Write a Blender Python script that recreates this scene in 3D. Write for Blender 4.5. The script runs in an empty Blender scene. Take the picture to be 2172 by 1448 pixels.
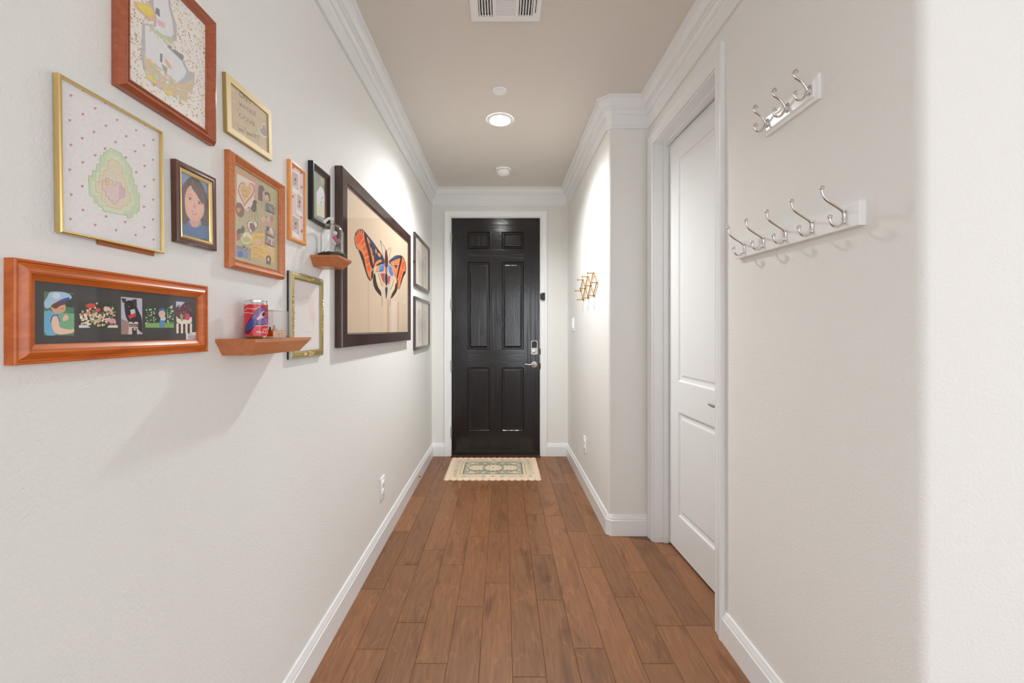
import bpy, bmesh, math, random
from mathutils import Matrix, Vector
random.seed(7)
C = bpy.context.scene.collection
PI = math.pi

# ------------------------------------------------------------------ camera model of the photograph (2172 x 1448)
F, VX, VY, H = 880.0, 1066.0, 700.0, 1.303        # focal length in px, principal point, eye height
XL, XR, XN = 0.7307, 0.6745, 0.933                # half-plane positions of the left, far right and near right walls
YE, YJ, YN = 4.301, 2.640, 0.923                  # end wall, jutting wall, corner beside the camera
ZC = 2.765                                        # ceiling

def lw(x, y, n):                                  # pixel -> (Y, Z) on the left wall, n metres off it
    s = (VX - x) / (XL - n)
    return F / s, H + (VY - y) / s

def fl(x, y):                                     # pixel -> (X, Y) on the floor
    s = (y - VY) / H
    return (x - VX) / s, F / s

# ------------------------------------------------------------------ materials
def L(r, g, b):
    def f(c):
        c /= 255.0
        return c / 12.92 if c <= 0.04045 else ((c + 0.055) / 1.055) ** 2.4
    return (f(r), f(g), f(b))

def newmat(name):
    m = bpy.data.materials.new(name); m.use_nodes = True
    nt = m.node_tree; nt.nodes.clear()
    out = nt.nodes.new('ShaderNodeOutputMaterial')
    return m, nt, out

def principled(name, col, rough=0.5, metal=0.0, spec=0.5, bump=None, coat=0.0):
    """bump = (scale, distance, detail)"""
    m, nt, out = newmat(name)
    p = nt.nodes.new('ShaderNodeBsdfPrincipled')
    p.inputs['Base Color'].default_value = (*col, 1)
    p.inputs['Roughness'].default_value = rough
    p.inputs['Metallic'].default_value = metal
    p.inputs['Specular IOR Level'].default_value = spec
    p.inputs['Coat Weight'].default_value = coat
    p.inputs['Coat Roughness'].default_value = 0.08
    nt.links.new(p.outputs[0], out.inputs[0])
    if bump:
        tc = nt.nodes.new('ShaderNodeTexCoord')
        n = nt.nodes.new('ShaderNodeTexNoise'); n.inputs['Scale'].default_value = bump[0]
        n.inputs['Detail'].default_value = bump[2]; n.inputs['Roughness'].default_value = 0.55
        b = nt.nodes.new('ShaderNodeBump'); b.inputs['Distance'].default_value = bump[1]
        nt.links.new(tc.outputs['Object'], n.inputs['Vector'])
        nt.links.new(n.outputs['Fac'], b.inputs['Height'])
        nt.links.new(b.outputs[0], p.inputs['Normal'])
    return m

def wood(name, c1, c2, rough=0.35, stretch=(6, 60, 60), coat=0.3, dist=2.0, bump=0.0002):
    m, nt, out = newmat(name)
    p = nt.nodes.new('ShaderNodeBsdfPrincipled')
    tc = nt.nodes.new('ShaderNodeTexCoord')
    mp = nt.nodes.new('ShaderNodeMapping'); mp.inputs['Scale'].default_value = stretch
    n = nt.nodes.new('ShaderNodeTexNoise'); n.inputs['Scale'].default_value = 1.0
    n.inputs['Detail'].default_value = 5; n.inputs['Distortion'].default_value = dist
    r = nt.nodes.new('ShaderNodeValToRGB')
    r.color_ramp.elements[0].position = 0.3; r.color_ramp.elements[0].color = (*c1, 1)
    r.color_ramp.elements[1].position = 0.7; r.color_ramp.elements[1].color = (*c2, 1)
    b = nt.nodes.new('ShaderNodeBump'); b.inputs['Distance'].default_value = bump
    nt.links.new(tc.outputs['Object'], mp.inputs['Vector'])
    nt.links.new(mp.outputs[0], n.inputs['Vector'])
    nt.links.new(n.outputs['Fac'], r.inputs[0])
    nt.links.new(r.outputs[0], p.inputs['Base Color'])
    nt.links.new(n.outputs['Fac'], b.inputs['Height'])
    nt.links.new(b.outputs[0], p.inputs['Normal'])
    p.inputs['Roughness'].default_value = rough
    p.inputs['Coat Weight'].default_value = coat
    p.inputs['Coat Roughness'].default_value = 0.12
    nt.links.new(p.outputs[0], out.inputs[0])
    return m

def printmat(name, rough=0.55, spec=0.3, mottle=150, lo=1.05, hi=1.11):
    m, nt, out = newmat(name)
    p = nt.nodes.new('ShaderNodeBsdfPrincipled')
    a = nt.nodes.new('ShaderNodeAttribute'); a.attribute_name = 'Col'
    tc = nt.nodes.new('ShaderNodeTexCoord')
    n = nt.nodes.new('ShaderNodeTexNoise'); n.inputs['Scale'].default_value = mottle; n.inputs['Detail'].default_value = 4
    rr = nt.nodes.new('ShaderNodeMapRange'); rr.inputs[1].default_value = 0.3; rr.inputs[2].default_value = 0.7
    rr.inputs[3].default_value = lo; rr.inputs[4].default_value = hi
    mx = nt.nodes.new('ShaderNodeMix'); mx.data_type = 'RGBA'; mx.blend_type = 'MULTIPLY'; mx.inputs[0].default_value = 1
    nt.links.new(tc.outputs['Object'], n.inputs['Vector']); nt.links.new(n.outputs['Fac'], rr.inputs[0])
    nt.links.new(a.outputs['Color'], mx.inputs[6]); nt.links.new(rr.outputs[0], mx.inputs[7])
    nt.links.new(mx.outputs[2], p.inputs['Base Color'])
    p.inputs['Roughness'].default_value = rough
    p.inputs['Specular IOR Level'].default_value = spec
    nt.links.new(p.outputs[0], out.inputs[0])
    return m

def glassmat(name, base=0.04, tint=(1, 1, 1), rough=0.01, power=5.0, top=1.0):
    m, nt, out = newmat(name)
    lwt = nt.nodes.new('ShaderNodeLayerWeight'); lwt.inputs['Blend'].default_value = 0.5
    pw = nt.nodes.new('ShaderNodeMath'); pw.operation = 'POWER'; pw.inputs[1].default_value = power
    ml = nt.nodes.new('ShaderNodeMath'); ml.operation = 'MULTIPLY_ADD'
    ml.inputs[1].default_value = top - base; ml.inputs[2].default_value = base
    t = nt.nodes.new('ShaderNodeBsdfTransparent'); t.inputs[0].default_value = (*tint, 1)
    g = nt.nodes.new('ShaderNodeBsdfGlossy'); g.inputs['Roughness'].default_value = rough
    mx = nt.nodes.new('ShaderNodeMixShader')
    nt.links.new(lwt.outputs['Facing'], pw.inputs[0])
    nt.links.new(pw.outputs[0], ml.inputs[0])
    nt.links.new(ml.outputs[0], mx.inputs[0])
    nt.links.new(t.outputs[0], mx.inputs[1]); nt.links.new(g.outputs[0], mx.inputs[2])
    nt.links.new(mx.outputs[0], out.inputs[0])
    return m

def emission(name, col, strength):
    m, nt, out = newmat(name)
    e = nt.nodes.new('ShaderNodeEmission')
    e.inputs[0].default_value = (*col, 1); e.inputs[1].default_value = strength
    nt.links.new(e.outputs[0], out.inputs[0])
    return m

def floormat():
    m, nt, out = newmat('stained_plank_floor')
    N = nt.nodes.new; K = nt.links.new
    p = N('ShaderNodeBsdfPrincipled')
    a = N('ShaderNodeAttribute'); a.attribute_name = 'Col'
    tc = N('ShaderNodeTexCoord')
    sep = N('ShaderNodeSeparateColor'); K(a.outputs['Color'], sep.inputs[0])
    # fine fibres along the plank
    mp = N('ShaderNodeMapping'); mp.inputs['Scale'].default_value = (70, 5, 1)
    n1 = N('ShaderNodeTexNoise'); n1.noise_dimensions = '4D'; n1.inputs['Scale'].default_value = 1.6
    n1.inputs['Detail'].default_value = 6; n1.inputs['Distortion'].default_value = 0.6
    # broad smoky patches
    mp2 = N('ShaderNodeMapping'); mp2.inputs['Scale'].default_value = (9, 2.6, 1)
    n2 = N('ShaderNodeTexNoise'); n2.noise_dimensions = '4D'; n2.inputs['Scale'].default_value = 1.0
    n2.inputs['Detail'].default_value = 3; n2.inputs['Distortion'].default_value = 1.2
    # growth ring lines
    mp3 = N('ShaderNodeMapping'); mp3.inputs['Scale'].default_value = (11, 2.2, 1)
    n3 = N('ShaderNodeTexNoise'); n3.noise_dimensions = '4D'; n3.inputs['Scale'].default_value = 1.0
    n3.inputs['Detail'].default_value = 2
    k9 = N('ShaderNodeMath'); k9.operation = 'MULTIPLY'; k9.inputs[1].default_value = 40
    fr = N('ShaderNodeMath'); fr.operation = 'SINE'
    w = N('ShaderNodeMath'); w.operation = 'MULTIPLY'; w.inputs[1].default_value = 37.0
    K(sep.outputs[1], w.inputs[0])
    for mpx, nx in ((mp, n1), (mp2, n2), (mp3, n3)):
        K(tc.outputs['Object'], mpx.inputs['Vector']); K(mpx.outputs[0], nx.inputs['Vector']); K(w.outputs[0], nx.inputs['W'])
    K(n3.outputs['Fac'], k9.inputs[0]); K(k9.outputs[0], fr.inputs[0])
    r1 = N('ShaderNodeValToRGB')
    r1.color_ramp.elements[0].position = 0.26; r1.color_ramp.elements[0].color = (*L(116, 79, 52), 1)
    r1.color_ramp.elements[1].position = 0.74; r1.color_ramp.elements[1].color = (*L(142, 98, 65), 1)
    K(n1.outputs['Fac'], r1.inputs[0])
    r2 = N('ShaderNodeValToRGB')
    r2.color_ramp.elements[0].position = 0.30; r2.color_ramp.elements[0].color = (0.66, 0.62, 0.58, 1)
    r2.color_ramp.elements[1].position = 0.46; r2.color_ramp.elements[1].color = (1, 1, 1, 1)
    K(n2.outputs['Fac'], r2.inputs[0])
    mu = N('ShaderNodeMix'); mu.data_type = 'RGBA'; mu.blend_type = 'MULTIPLY'; mu.inputs[0].default_value = 1
    K(r1.outputs[0], mu.inputs[6]); K(r2.outputs[0], mu.inputs[7])
    r3 = N('ShaderNodeValToRGB')
    r3.color_ramp.elements[0].position = 0.90; r3.color_ramp.elements[0].color = (0, 0, 0, 1)
    r3.color_ramp.elements[1].position = 1.0; r3.color_ramp.elements[1].color = (0.22, 0.22, 0.22, 1)
    K(fr.outputs[0], r3.inputs[0])
    mr = N('ShaderNodeMix'); mr.data_type = 'RGBA'; mr.blend_type = 'MIX'
    mr.inputs[7].default_value = (*L(176, 124, 84), 1)
    K(r3.outputs[0], mr.inputs[0]); K(mu.outputs[2], mr.inputs[6])
    tone = N('ShaderNodeMath'); tone.operation = 'MULTIPLY_ADD'; tone.inputs[1].default_value = 0.30; tone.inputs[2].default_value = 0.88
    K(sep.outputs[0], tone.inputs[0])
    mt = N('ShaderNodeMix'); mt.data_type = 'RGBA'; mt.blend_type = 'MULTIPLY'; mt.inputs[0].default_value = 1
    K(mr.outputs[2], mt.inputs[6]); K(tone.outputs[0], mt.inputs[7])
    K(mt.outputs[2], p.inputs['Base Color'])
    p.inputs['Roughness'].default_value = 0.42
    p.inputs['Specular IOR Level'].default_value = 0.45
    b = N('ShaderNodeBump'); b.inputs['Distance'].default_value = 0.0004; K(n1.outputs['Fac'], b.inputs['Height'])
    K(b.outputs[0], p.inputs['Normal'])
    K(p.outputs[0], out.inputs[0])
    return m

def doorgrain(name, vertical=True):
    m, nt, out = newmat(name)
    N = nt.nodes.new; K = nt.links.new
    p = N('ShaderNodeBsdfPrincipled')
    tc = N('ShaderNodeTexCoord')
    mp = N('ShaderNodeMapping'); mp.inputs['Scale'].default_value = (13, 1.0, 13) if vertical else (1.0, 13, 13)
    n = N('ShaderNodeTexNoise'); n.inputs['Scale'].default_value = 1.0; n.inputs['Detail'].default_value = 1.5
    ml = N('ShaderNodeMath'); ml.operation = 'MULTIPLY'; ml.inputs[1].default_value = 150
    sn = N('ShaderNodeMath'); sn.operation = 'SINE'
    mp2 = N('ShaderNodeMapping'); mp2.inputs['Scale'].default_value = (260, 9, 20) if vertical else (9, 260, 20)
    n2 = N('ShaderNodeTexNoise'); n2.inputs['Scale'].default_value = 1.0; n2.inputs['Detail'].default_value = 3
    K(tc.outputs['Object'], mp.inputs[0]); K(mp.outputs[0], n.inputs[0]); K(n.outputs['Fac'], ml.inputs[0]); K(ml.outputs[0], sn.inputs[0])
    K(tc.outputs['Object'], mp2.inputs[0]); K(mp2.outputs[0], n2.inputs[0])
    ad = N('ShaderNodeMath'); ad.operation = 'MULTIPLY_ADD'; ad.inputs[1].default_value = 0.30
    m2 = N('ShaderNodeMath'); m2.operation = 'MULTIPLY'; m2.inputs[1].default_value = 0.35
    K(n2.outputs['Fac'], m2.inputs[0]); K(sn.outputs[0], ad.inputs[0]); K(m2.outputs[0], ad.inputs[2])
    b = N('ShaderNodeBump'); b.inputs['Distance'].default_value = 0.0002; b.inputs['Strength'].default_value = 1.0
    K(ad.outputs[0], b.inputs['Height']); K(b.outputs[0], p.inputs['Normal'])
    p.inputs['Base Color'].default_value = (*L(13, 14, 17), 1)
    p.inputs['Roughness'].default_value = 0.15
    p.inputs['Specular IOR Level'].default_value = 0.62
    K(p.outputs[0], out.inputs[0])
    return m

M = {}
M['wall'] = principled('greige_wall_paint', L(228, 229, 226), 0.75, spec=0.25, bump=(150, 0.0014, 3))
M['ceil'] = principled('greige_ceiling_paint', L(226, 221, 214), 0.85, spec=0.2, bump=(120, 0.0024, 3))
M['trim'] = principled('white_semigloss_paint', L(233, 236, 237), 0.26, spec=0.5, bump=(14, 0.0003, 2))
M['floor'] = floormat()
M['blackdoor'] = doorgrain('black_door_paint')
M['blackrail'] = doorgrain('black_door_rail_paint', False)
M['black'] = principled('black_plastic', L(22, 22, 23), 0.35)
M['matblack'] = principled('dark_duct', L(60, 58, 56), 0.8)
M['nickel'] = principled('satin_nickel', (0.50, 0.48, 0.455), 0.34, 1.0)
M['chrome'] = principled('polished_nickel', (0.70, 0.69, 0.67), 0.16, 1.0)
M['plastic'] = principled('white_plastic', L(248, 250, 252), 0.35)
M['white'] = principled('white_painted_wood', L(225, 228, 228), 0.3)
M['rackwhite'] = principled('bright_white_lacquer', L(240, 242, 242), 0.22)
M['brass'] = principled('polished_brass', (0.83, 0.62, 0.27), 0.2, 1.0)
M['goldpaint'] = principled('antique_gold', (0.50, 0.41, 0.19), 0.36, 0.85)
M['silveredge'] = principled('worn_silver_edge', L(196, 198, 190), 0.4, 0.5)
M['goldbright'] = principled('bright_gold_relief', (0.85, 0.70, 0.42), 0.22, 1.0)
M['champagne'] = principled('pale_gold_frame', L(226, 206, 150), 0.42)
M['champagneside'] = principled('pale_gold_frame_edge', L(170, 148, 88), 0.45)
M['peg'] = principled('golden_brown_wood', L(172, 130, 62), 0.4)
M['wood_orange'] = wood('orange_wood', L(178, 84, 20), L(208, 110, 36), 0.34, (4, 30, 30), coat=0.12)
M['wood_red'] = wood('red_brown_wood', L(150, 76, 44), L(172, 94, 60), 0.32, (8, 40, 40))
M['wood_mid'] = wood('terracotta_wood', L(184, 106, 54), L(204, 126, 70), 0.38, (50, 50, 50), coat=0.15)
M['wood_light'] = wood('honey_wood', L(224, 146, 66), L(238, 168, 92), 0.35, (40, 8, 40))
M['wood_shelf'] = wood('cherry_shelf_wood', L(186, 112, 64), L(204, 130, 80), 0.35, (5, 40, 40), coat=0.2, dist=0.8)
M['wood_dark'] = wood('walnut_wood', L(74, 40, 30), L(104, 62, 46), 0.35, (30, 8, 30))
M['wood_ebony'] = wood('ebony_wood', L(30, 18, 16), L(82, 52, 42), 0.18, (130, 2, 130), coat=0.6, dist=0.3)
M['wood_black'] = wood('dark_brown_black_wood', L(50, 40, 37), L(80, 64, 58), 0.3, (40, 6, 40))
M['blackframe'] = principled('black_lacquer', L(28, 26, 28), 0.32)
M['rust'] = principled('rust_brown_lip', L(110, 62, 40), 0.4)
M['card'] = principled('brown_card', L(168, 104, 66), 0.8)
M['print'] = printmat('printed_paper')
M['cloth'] = printmat('woven_rug', 0.95, 0.1)
M['label'] = printmat('glossy_printed_label', 0.25, 0.5, 110, 0.97, 1.05)
M['glass'] = glassmat('picture_glass', 0.04)
M['dome'] = glassmat('clear_dome_glass', 0.03, (0.985, 0.985, 0.985), 0.005, 3.0)
M['acrylic'] = glassmat('clear_acrylic', 0.05, (0.97, 0.965, 0.97), 0.01, 3.0)
M['alu'] = principled('aluminium', (0.80, 0.80, 0.82), 0.25, 1.0)
M['lens'] = emission('lit_lens', (1.0, 0.99, 0.975), 42.0)
M['moss'] = principled('green_moss', L(122, 150, 40), 0.9, bump=(300, 0.003, 3))
M['wire'] = principled('pale_wire', L(206, 208, 212), 0.3, 0.4)
M['pompink'] = principled('pink_pompom', L(236, 84, 140), 0.9, bump=(400, 0.001, 3))
M['pomwhite'] = principled('white_pompom', L(238, 236, 236), 0.9, bump=(400, 0.001, 3))
M['pommauve'] = principled('dusty_mauve_pompom', L(170, 128, 128), 0.9, bump=(400, 0.001, 3))
M['crystal'] = glassmat('pale_crystal', 0.2, (0.9, 0.92, 0.95), 0.05, 1.5)
M['paper'] = principled('white_paper', L(234, 233, 230), 0.7)
M['orange'] = principled('orange_block', L(232, 92, 14), 0.5)
M['figbrown'] = principled('brown_figurine', L(108, 60, 44), 0.6)
M['figtan'] = principled('tan_figurine', L(196, 148, 104), 0.6)
M['reddish'] = wood('reddish_threshold_wood', L(74, 40, 26), L(98, 56, 36), 0.4, (5, 40, 40))

# ------------------------------------------------------------------ mesh building
class MB:
    def __init__(s): s.v = []; s.f = []; s.m = []; s.c = []
    def add(s, vs, fs, mi=0, col=None):
        o = len(s.v); s.v += [tuple(p) for p in vs]
        for f in fs: s.f.append([i + o for i in f]); s.m.append(mi); s.c.append(col)
        return s
    def box(s, x0, x1, y0, y1, z0, z1, mi=0, col=None, b=0.0):
        if b <= 0:
            vs = [(x, y, z) for z in (z0, z1) for y in (y0, y1) for x in (x0, x1)]
            return s.add(vs, [(0, 2, 3, 1), (4, 5, 7, 6), (0, 1, 5, 4), (2, 6, 7, 3), (0, 4, 6, 2), (1, 3, 7, 5)], mi, col)
        bm = bmesh.new(); bmesh.ops.create_cube(bm, size=1)
        for v in bm.verts:
            v.co = Vector(((x0 + x1) / 2 + v.co.x * (x1 - x0), (y0 + y1) / 2 + v.co.y * (y1 - y0), (z0 + z1) / 2 + v.co.z * (z1 - z0)))
        bmesh.ops.bevel(bm, geom=bm.edges[:], offset=b, segments=2, affect='EDGES', profile=0.6)
        return s.bm(bm, mi, col)
    def bm(s, bm, mi=0, col=None, mat=None):
        bm.verts.index_update()
        vs = [(mat @ v.co if mat else v.co) for v in bm.verts]
        s.add(vs, [[v.index for v in f.verts] for f in bm.faces], mi, col); bm.free(); return s
    def sphere(s, c, r, sc=(1, 1, 1), mi=0, seg=16, col=None):
        bm = bmesh.new(); bmesh.ops.create_uvsphere(bm, u_segments=seg, v_segments=seg // 2 + 2, radius=r)
        return s.bm(bm, mi, col, Matrix.Translation(c) @ Matrix.Diagonal((*sc, 1)))
    def ico(s, c, r, sub=1, mi=0, sc=(1, 1, 1)):
        bm = bmesh.new(); bmesh.ops.create_icosphere(bm, subdivisions=sub, radius=r)
        return s.bm(bm, mi, None, Matrix.Translation(c) @ Matrix.Diagonal((*sc, 1)))
    def prism(s, poly, z0, z1, mi=0):
        n = len(poly)
        vs = [(x, y, z0) for x, y in poly] + [(x, y, z1) for x, y in poly]
        fs = [list(range(n))[::-1], list(range(n, 2 * n))] + [(i, (i + 1) % n, n + (i + 1) % n, n + i) for i in range(n)]
        return s.add(vs, fs, mi)
    def lathe(s, prof, c=(0, 0, 0), seg=32, mi=0, axis='z', caps=True, arc=None):
        vs = []; fs = []; n = len(prof)
        for k in range(seg):
            a = 2 * PI * k / seg
            for r, z in prof:
                p = (r * math.cos(a), r * math.sin(a), z)
                if axis == 'y': p = (p[0], p[2], -p[1])
                if axis == 'x': p = (p[2], p[0], p[1])
                vs.append((p[0] + c[0], p[1] + c[1], p[2] + c[2]))
        for k in range(seg):
            for i in range(n - 1):
                a, b = k * n + i, ((k + 1) % seg) * n + i
                fs.append((a, b, b + 1, a + 1))
        if caps:
            if prof[0][0] > 1e-6: fs.append([k * n for k in range(seg)][::-1])
            if prof[-1][0] > 1e-6: fs.append([k * n + n - 1 for k in range(seg)])
        return s.add(vs, fs, mi)
    def tube(s, path, r, seg=10, mi=0, smooth=0, caps=True):
        pts = [Vector(p) for p in path]
        if smooth:
            q = []
            for i in range(len(pts) - 1):
                p0, p1, p2, p3 = pts[max(i - 1, 0)], pts[i], pts[i + 1], pts[min(i + 2, len(pts) - 1)]
                for k in range(smooth):
                    t = k / smooth
                    q.append(0.5 * ((2 * p1) + (p2 - p0) * t + (2 * p0 - 5 * p1 + 4 * p2 - p3) * t * t + (3 * p1 - p0 - 3 * p2 + p3) * t ** 3))
            q.append(pts[-1]); pts = q
        n = len(pts)
        rs = r if isinstance(r, (list, tuple)) else [r, r]
        up = None; vs = []
        for i, p in enumerate(pts):
            t = (pts[min(i + 1, n - 1)] - pts[max(i - 1, 0)]).normalized()
            if up is None:
                up = Vector((0, 0, 1)) if abs(t.z) < 0.9 else Vector((1, 0, 0))
            up = (up - t * up.dot(t)).normalized()
            sd = t.cross(up)
            f = i / (n - 1) * (len(rs) - 1); a = min(int(f), len(rs) - 2); rr = rs[a] + (rs[a + 1] - rs[a]) * (f - a)
            for k in range(seg):
                an = 2 * PI * k / seg
                vs.append(p + (up * math.cos(an) + sd * math.sin(an)) * rr)
        fs = [(i * seg + k, i * seg + (k + 1) % seg, (i + 1) * seg + (k + 1) % seg, (i + 1) * seg + k) for i in range(n - 1) for k in range(seg)]
        if caps: fs += [list(range(seg))[::-1], list(range((n - 1) * seg, n * seg))]
        return s.add(vs, fs, mi)
    def sweep(s, path, prof, closed=False, mi=0, seg=None, start=None, end=None, mis=None, caps=True):
        """profile (offset to the right of the path, height) carried along a 2D path with mitred corners"""
        P = [Vector(p) for p in path]; n = len(P); st = []
        for i in range(n):
            d1 = (P[i] - P[i - 1]) if (closed or i > 0) else (P[1] - P[0])
            d2 = (P[(i + 1) % n] - P[i]) if (closed or i < n - 1) else (P[i] - P[i - 1])
            d1.normalize(); d2.normalize()
            n1, n2 = Vector((d1.y, -d1.x)), Vector((d2.y, -d2.x))
            st.append((P[i], (n1 + n2) / (1 + n1.dot(n2))))
        if seg:
            a, b = seg; d = (P[a + 1] - P[a]).normalized(); d2 = (P[b] - P[b - 1]).normalized()
            st = st[a:b + 1]
            if start is not None: st[0] = (Vector(start), Vector((d.y, -d.x)))
            if end is not None: st[-1] = (Vector(end), Vector((d2.y, -d2.x)))
        k = len(prof); o = len(st)
        vs = [(p.x + m.x * a, p.y + m.y * a, z) for p, m in st for a, z in prof]
        base = len(s.v); s.v += vs
        for i in range(o if closed else o - 1):
            j = (i + 1) % o
            for q in range(k - 1):
                s.f.append([base + i * k + q, base + i * k + q + 1, base + j * k + q + 1, base + j * k + q])
                s.m.append(mis[q] if mis else mi); s.c.append(None)
        if not closed and caps:
            s.f.append([base + q for q in range(k)]); s.m.append(mi); s.c.append(None)
            s.f.append([base + (o - 1) * k + q for q in range(k)][::-1]); s.m.append(mi); s.c.append(None)
        return s
    def build(s, name, mats, parent=None, loc=None, rot=None, smooth=35, recalc=True, kind=None):
        me = bpy.data.meshes.new(name)
        me.from_pydata(s.v, [], s.f); me.update()
        for m in (mats if isinstance(mats, (list, tuple)) else [mats]): me.materials.append(m)
        for p, i in zip(me.polygons, s.m): p.material_index = i
        if any(c is not None for c in s.c):
            at = me.color_attributes.new('Col', 'FLOAT_COLOR', 'CORNER')
            for p, c in zip(me.polygons, s.c):
                c = c or (0.8, 0.8, 0.8)
                for li in p.loop_indices: at.data[li].color = (*c, 1)
        if recalc:
            bm = bmesh.new(); bm.from_mesh(me); bmesh.ops.recalc_face_normals(bm, faces=bm.faces); bm.to_mesh(me); bm.free()
        if smooth:
            me.shade_smooth(); me.set_sharp_from_angle(angle=math.radians(smooth))
        o = bpy.data.objects.new(name, me); C.objects.link(o)
        if parent: o.parent = parent
        if loc is not None: o.location = loc
        if rot is not None: o.rotation_euler = rot
        if kind: o['kind'] = kind
        return o

ROT = {'L': Matrix(((0, 0, 1), (1, 0, 0), (0, 1, 0))), 'R': Matrix(((0, 0, -1), (-1, 0, 0), (0, 1, 0))),
       'E': Matrix(((1, 0, 0), (0, 0, -1), (0, 1, 0))), 'C': Matrix(((1, 0, 0), (0, -1, 0), (0, 0, -1)))}

def tag(o, label, cat, group=None, kind=None):
    o['label'] = label; o['category'] = cat
    if group: o['group'] = group
    if kind: o['kind'] = kind
    return o

def thing(name, label, cat, loc, side=None, tilt=0.0, group=None, rotz=0.0, kind=None):
    """an Empty at the thing; side = wall it hangs on: local x runs along the wall, y up, z out of it"""
    o = bpy.data.objects.new(name, None); C.objects.link(o); o.empty_display_size = 0.05
    o.location = loc
    if side: o.rotation_euler = (ROT[side] @ Matrix.Rotation(tilt, 3, 'Z')).to_euler()
    else: o.rotation_euler = (0, 0, rotz)
    return tag(o, label, cat, group, kind)

def struct(o, label, cat): return tag(o, label, cat, None, 'structure')

# ------------------------------------------------------------------ flat artwork laid in coloured layers
class Art:
    def __init__(s, fmap): s.q = []; s.map = fmap; s.strip = None; s.smooth = False; s.veil = None
    def poly(s, pts, col, ly=0, sm=True):
        col = L(*col) if max(col) > 1 else col
        if s.veil: col = tuple(c * (1 - s.veil[0]) + v * s.veil[0] for c, v in zip(col, L(*s.veil[1])))
        if s.smooth and sm and len(pts) > 4:
            for _ in range(2):
                n = len(pts); out = []
                for i in range(n):
                    (ax, ay), (bx, by) = pts[i], pts[(i + 1) % n]
                    out += [(ax * .8 + bx * .2, ay * .8 + by * .2), (ax * .2 + bx * .8, ay * .2 + by * .8)]
                pts = out
        for q in (clip_strips(pts, s.strip) if s.strip else [pts]): s.q.append((ly, len(s.q), q, col, s.map))
    def _face(s, pts, col, ly): s.poly(pts, col, ly, False)
    def take(s, other, ly=0.5):
        for l, _, p, c, m in other.q: s.q.append((ly + l * .001, len(s.q), p, c, m))
    def faces(s, total=0.0004):
        """every patch gets a height of its own, in drawing order, so that no two lie in one plane"""
        n = max(len(s.q), 1); st = min(3e-6, total / n)
        for k, (ly, _, p, c, m) in enumerate(sorted(s.q, key=lambda e: (e[0], e[1]))):
            yield [m(x, y, (k + 1) * st) for x, y in p], c
    def into(s, mb, total=0.0004):
        for vs, c in s.faces(total): mb.add(vs, [list(range(len(vs)))], 0, c)
    def rect(s, x0, y0, x1, y1, col, ly=0): s.poly([(x0, y0), (x1, y0), (x1, y1), (x0, y1)], col, ly)
    def ell(s, cx, cy, rx, ry, col, ly=0, rot=0.0, n=18):
        cr, sr = math.cos(rot), math.sin(rot)
        s.poly([(cx + rx * math.cos(2 * PI * k / n) * cr - ry * math.sin(2 * PI * k / n) * sr,
                 cy + rx * math.cos(2 * PI * k / n) * sr + ry * math.sin(2 * PI * k / n) * cr) for k in range(n)], col, ly)
    def line(s, pts, w, col, ly=0):
        for (x0, y0), (x1, y1) in zip(pts, pts[1:]):
            d = math.hypot(x1 - x0, y1 - y0) or 1; nx, ny = -(y1 - y0) / d * w / 2, (x1 - x0) / d * w / 2
            s._face([(x0 + nx, y0 + ny), (x1 + nx, y1 + ny), (x1 - nx, y1 - ny), (x0 - nx, y0 - ny)], L(*col), ly)
    def heart(s, cx, cy, w, h, col, ly=0, rot=0.0):
        pts = []
        for k in range(28):
            t = 2 * PI * k / 28
            x = 16 * math.sin(t) ** 3 / 16 * w; y = -(13 * math.cos(t) - 5 * math.cos(2 * t) - 2 * math.cos(3 * t) - math.cos(4 * t)) / 15 * h
            pts.append((cx + x * math.cos(rot) - y * math.sin(rot), cy + x * math.sin(rot) + y * math.cos(rot)))
        s.poly(pts, col, ly)
    def text(s, body, x0, y0, ex, ey, fx, fy, col, ly=0):
        """text from baseline start (x0,y0); (ex,ey) = run of the whole baseline, (fx,fy) = one cap height"""
        vs, fs = text_mesh(body); wmax = max(v[0] for v in vs) or 1
        for f in fs:
            s._face([(x0 + ex * vs[i][0] / wmax + fx * vs[i][1], y0 + ey * vs[i][0] / wmax + fy * vs[i][1]) for i in f], L(*col), ly)
    def build(s, name, mat, parent):
        mb = MB(); mb.v, mb.f, mb.m, mb.c = list(s.base[0]), list(s.base[1]), [0] * len(s.base[1]), list(s.base[2])
        s.into(mb); return mb.build(name, mat, parent, smooth=0, recalc=False)
    base = ((), (), ())

def clip_strips(pts, step):
    out = []; x0 = min(p[0] for p in pts); x1 = max(p[0] for p in pts)
    k = math.floor(x0 / step)
    while k * step < x1:
        q = pts
        for lim, sg in ((k * step, 1), ((k + 1) * step, -1)):
            r = []
            for a, b in zip(q, q[1:] + q[:1]):
                ia, ib = (a[0] - lim) * sg >= 0, (b[0] - lim) * sg >= 0
                if ia: r.append(a)
                if ia != ib:
                    t = (lim - a[0]) / (b[0] - a[0]); r.append((lim, a[1] + (b[1] - a[1]) * t))
            q = r
            if not q: break
        if len(q) > 2: out.append(q)
        k += 1
    return out

_tx = {}
def text_mesh(body):
    if body in _tx: return _tx[body]
    cu = bpy.data.curves.new('lettering', 'FONT'); cu.body = body; cu.size = 1.0; cu.resolution_u = 3
    o = bpy.data.objects.new('lettering', cu); C.objects.link(o)
    dg = bpy.context.evaluated_depsgraph_get(); me = o.evaluated_get(dg).to_mesh()
    vs = [(v.co.x, v.co.y / 0.72) for v in me.vertices]; fs = [list(p.vertices) for p in me.polygons]
    o.evaluated_get(dg).to_mesh_clear(); bpy.data.objects.remove(o); bpy.data.curves.remove(cu)
    _tx[body] = (vs, fs); return vs, fs

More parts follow.
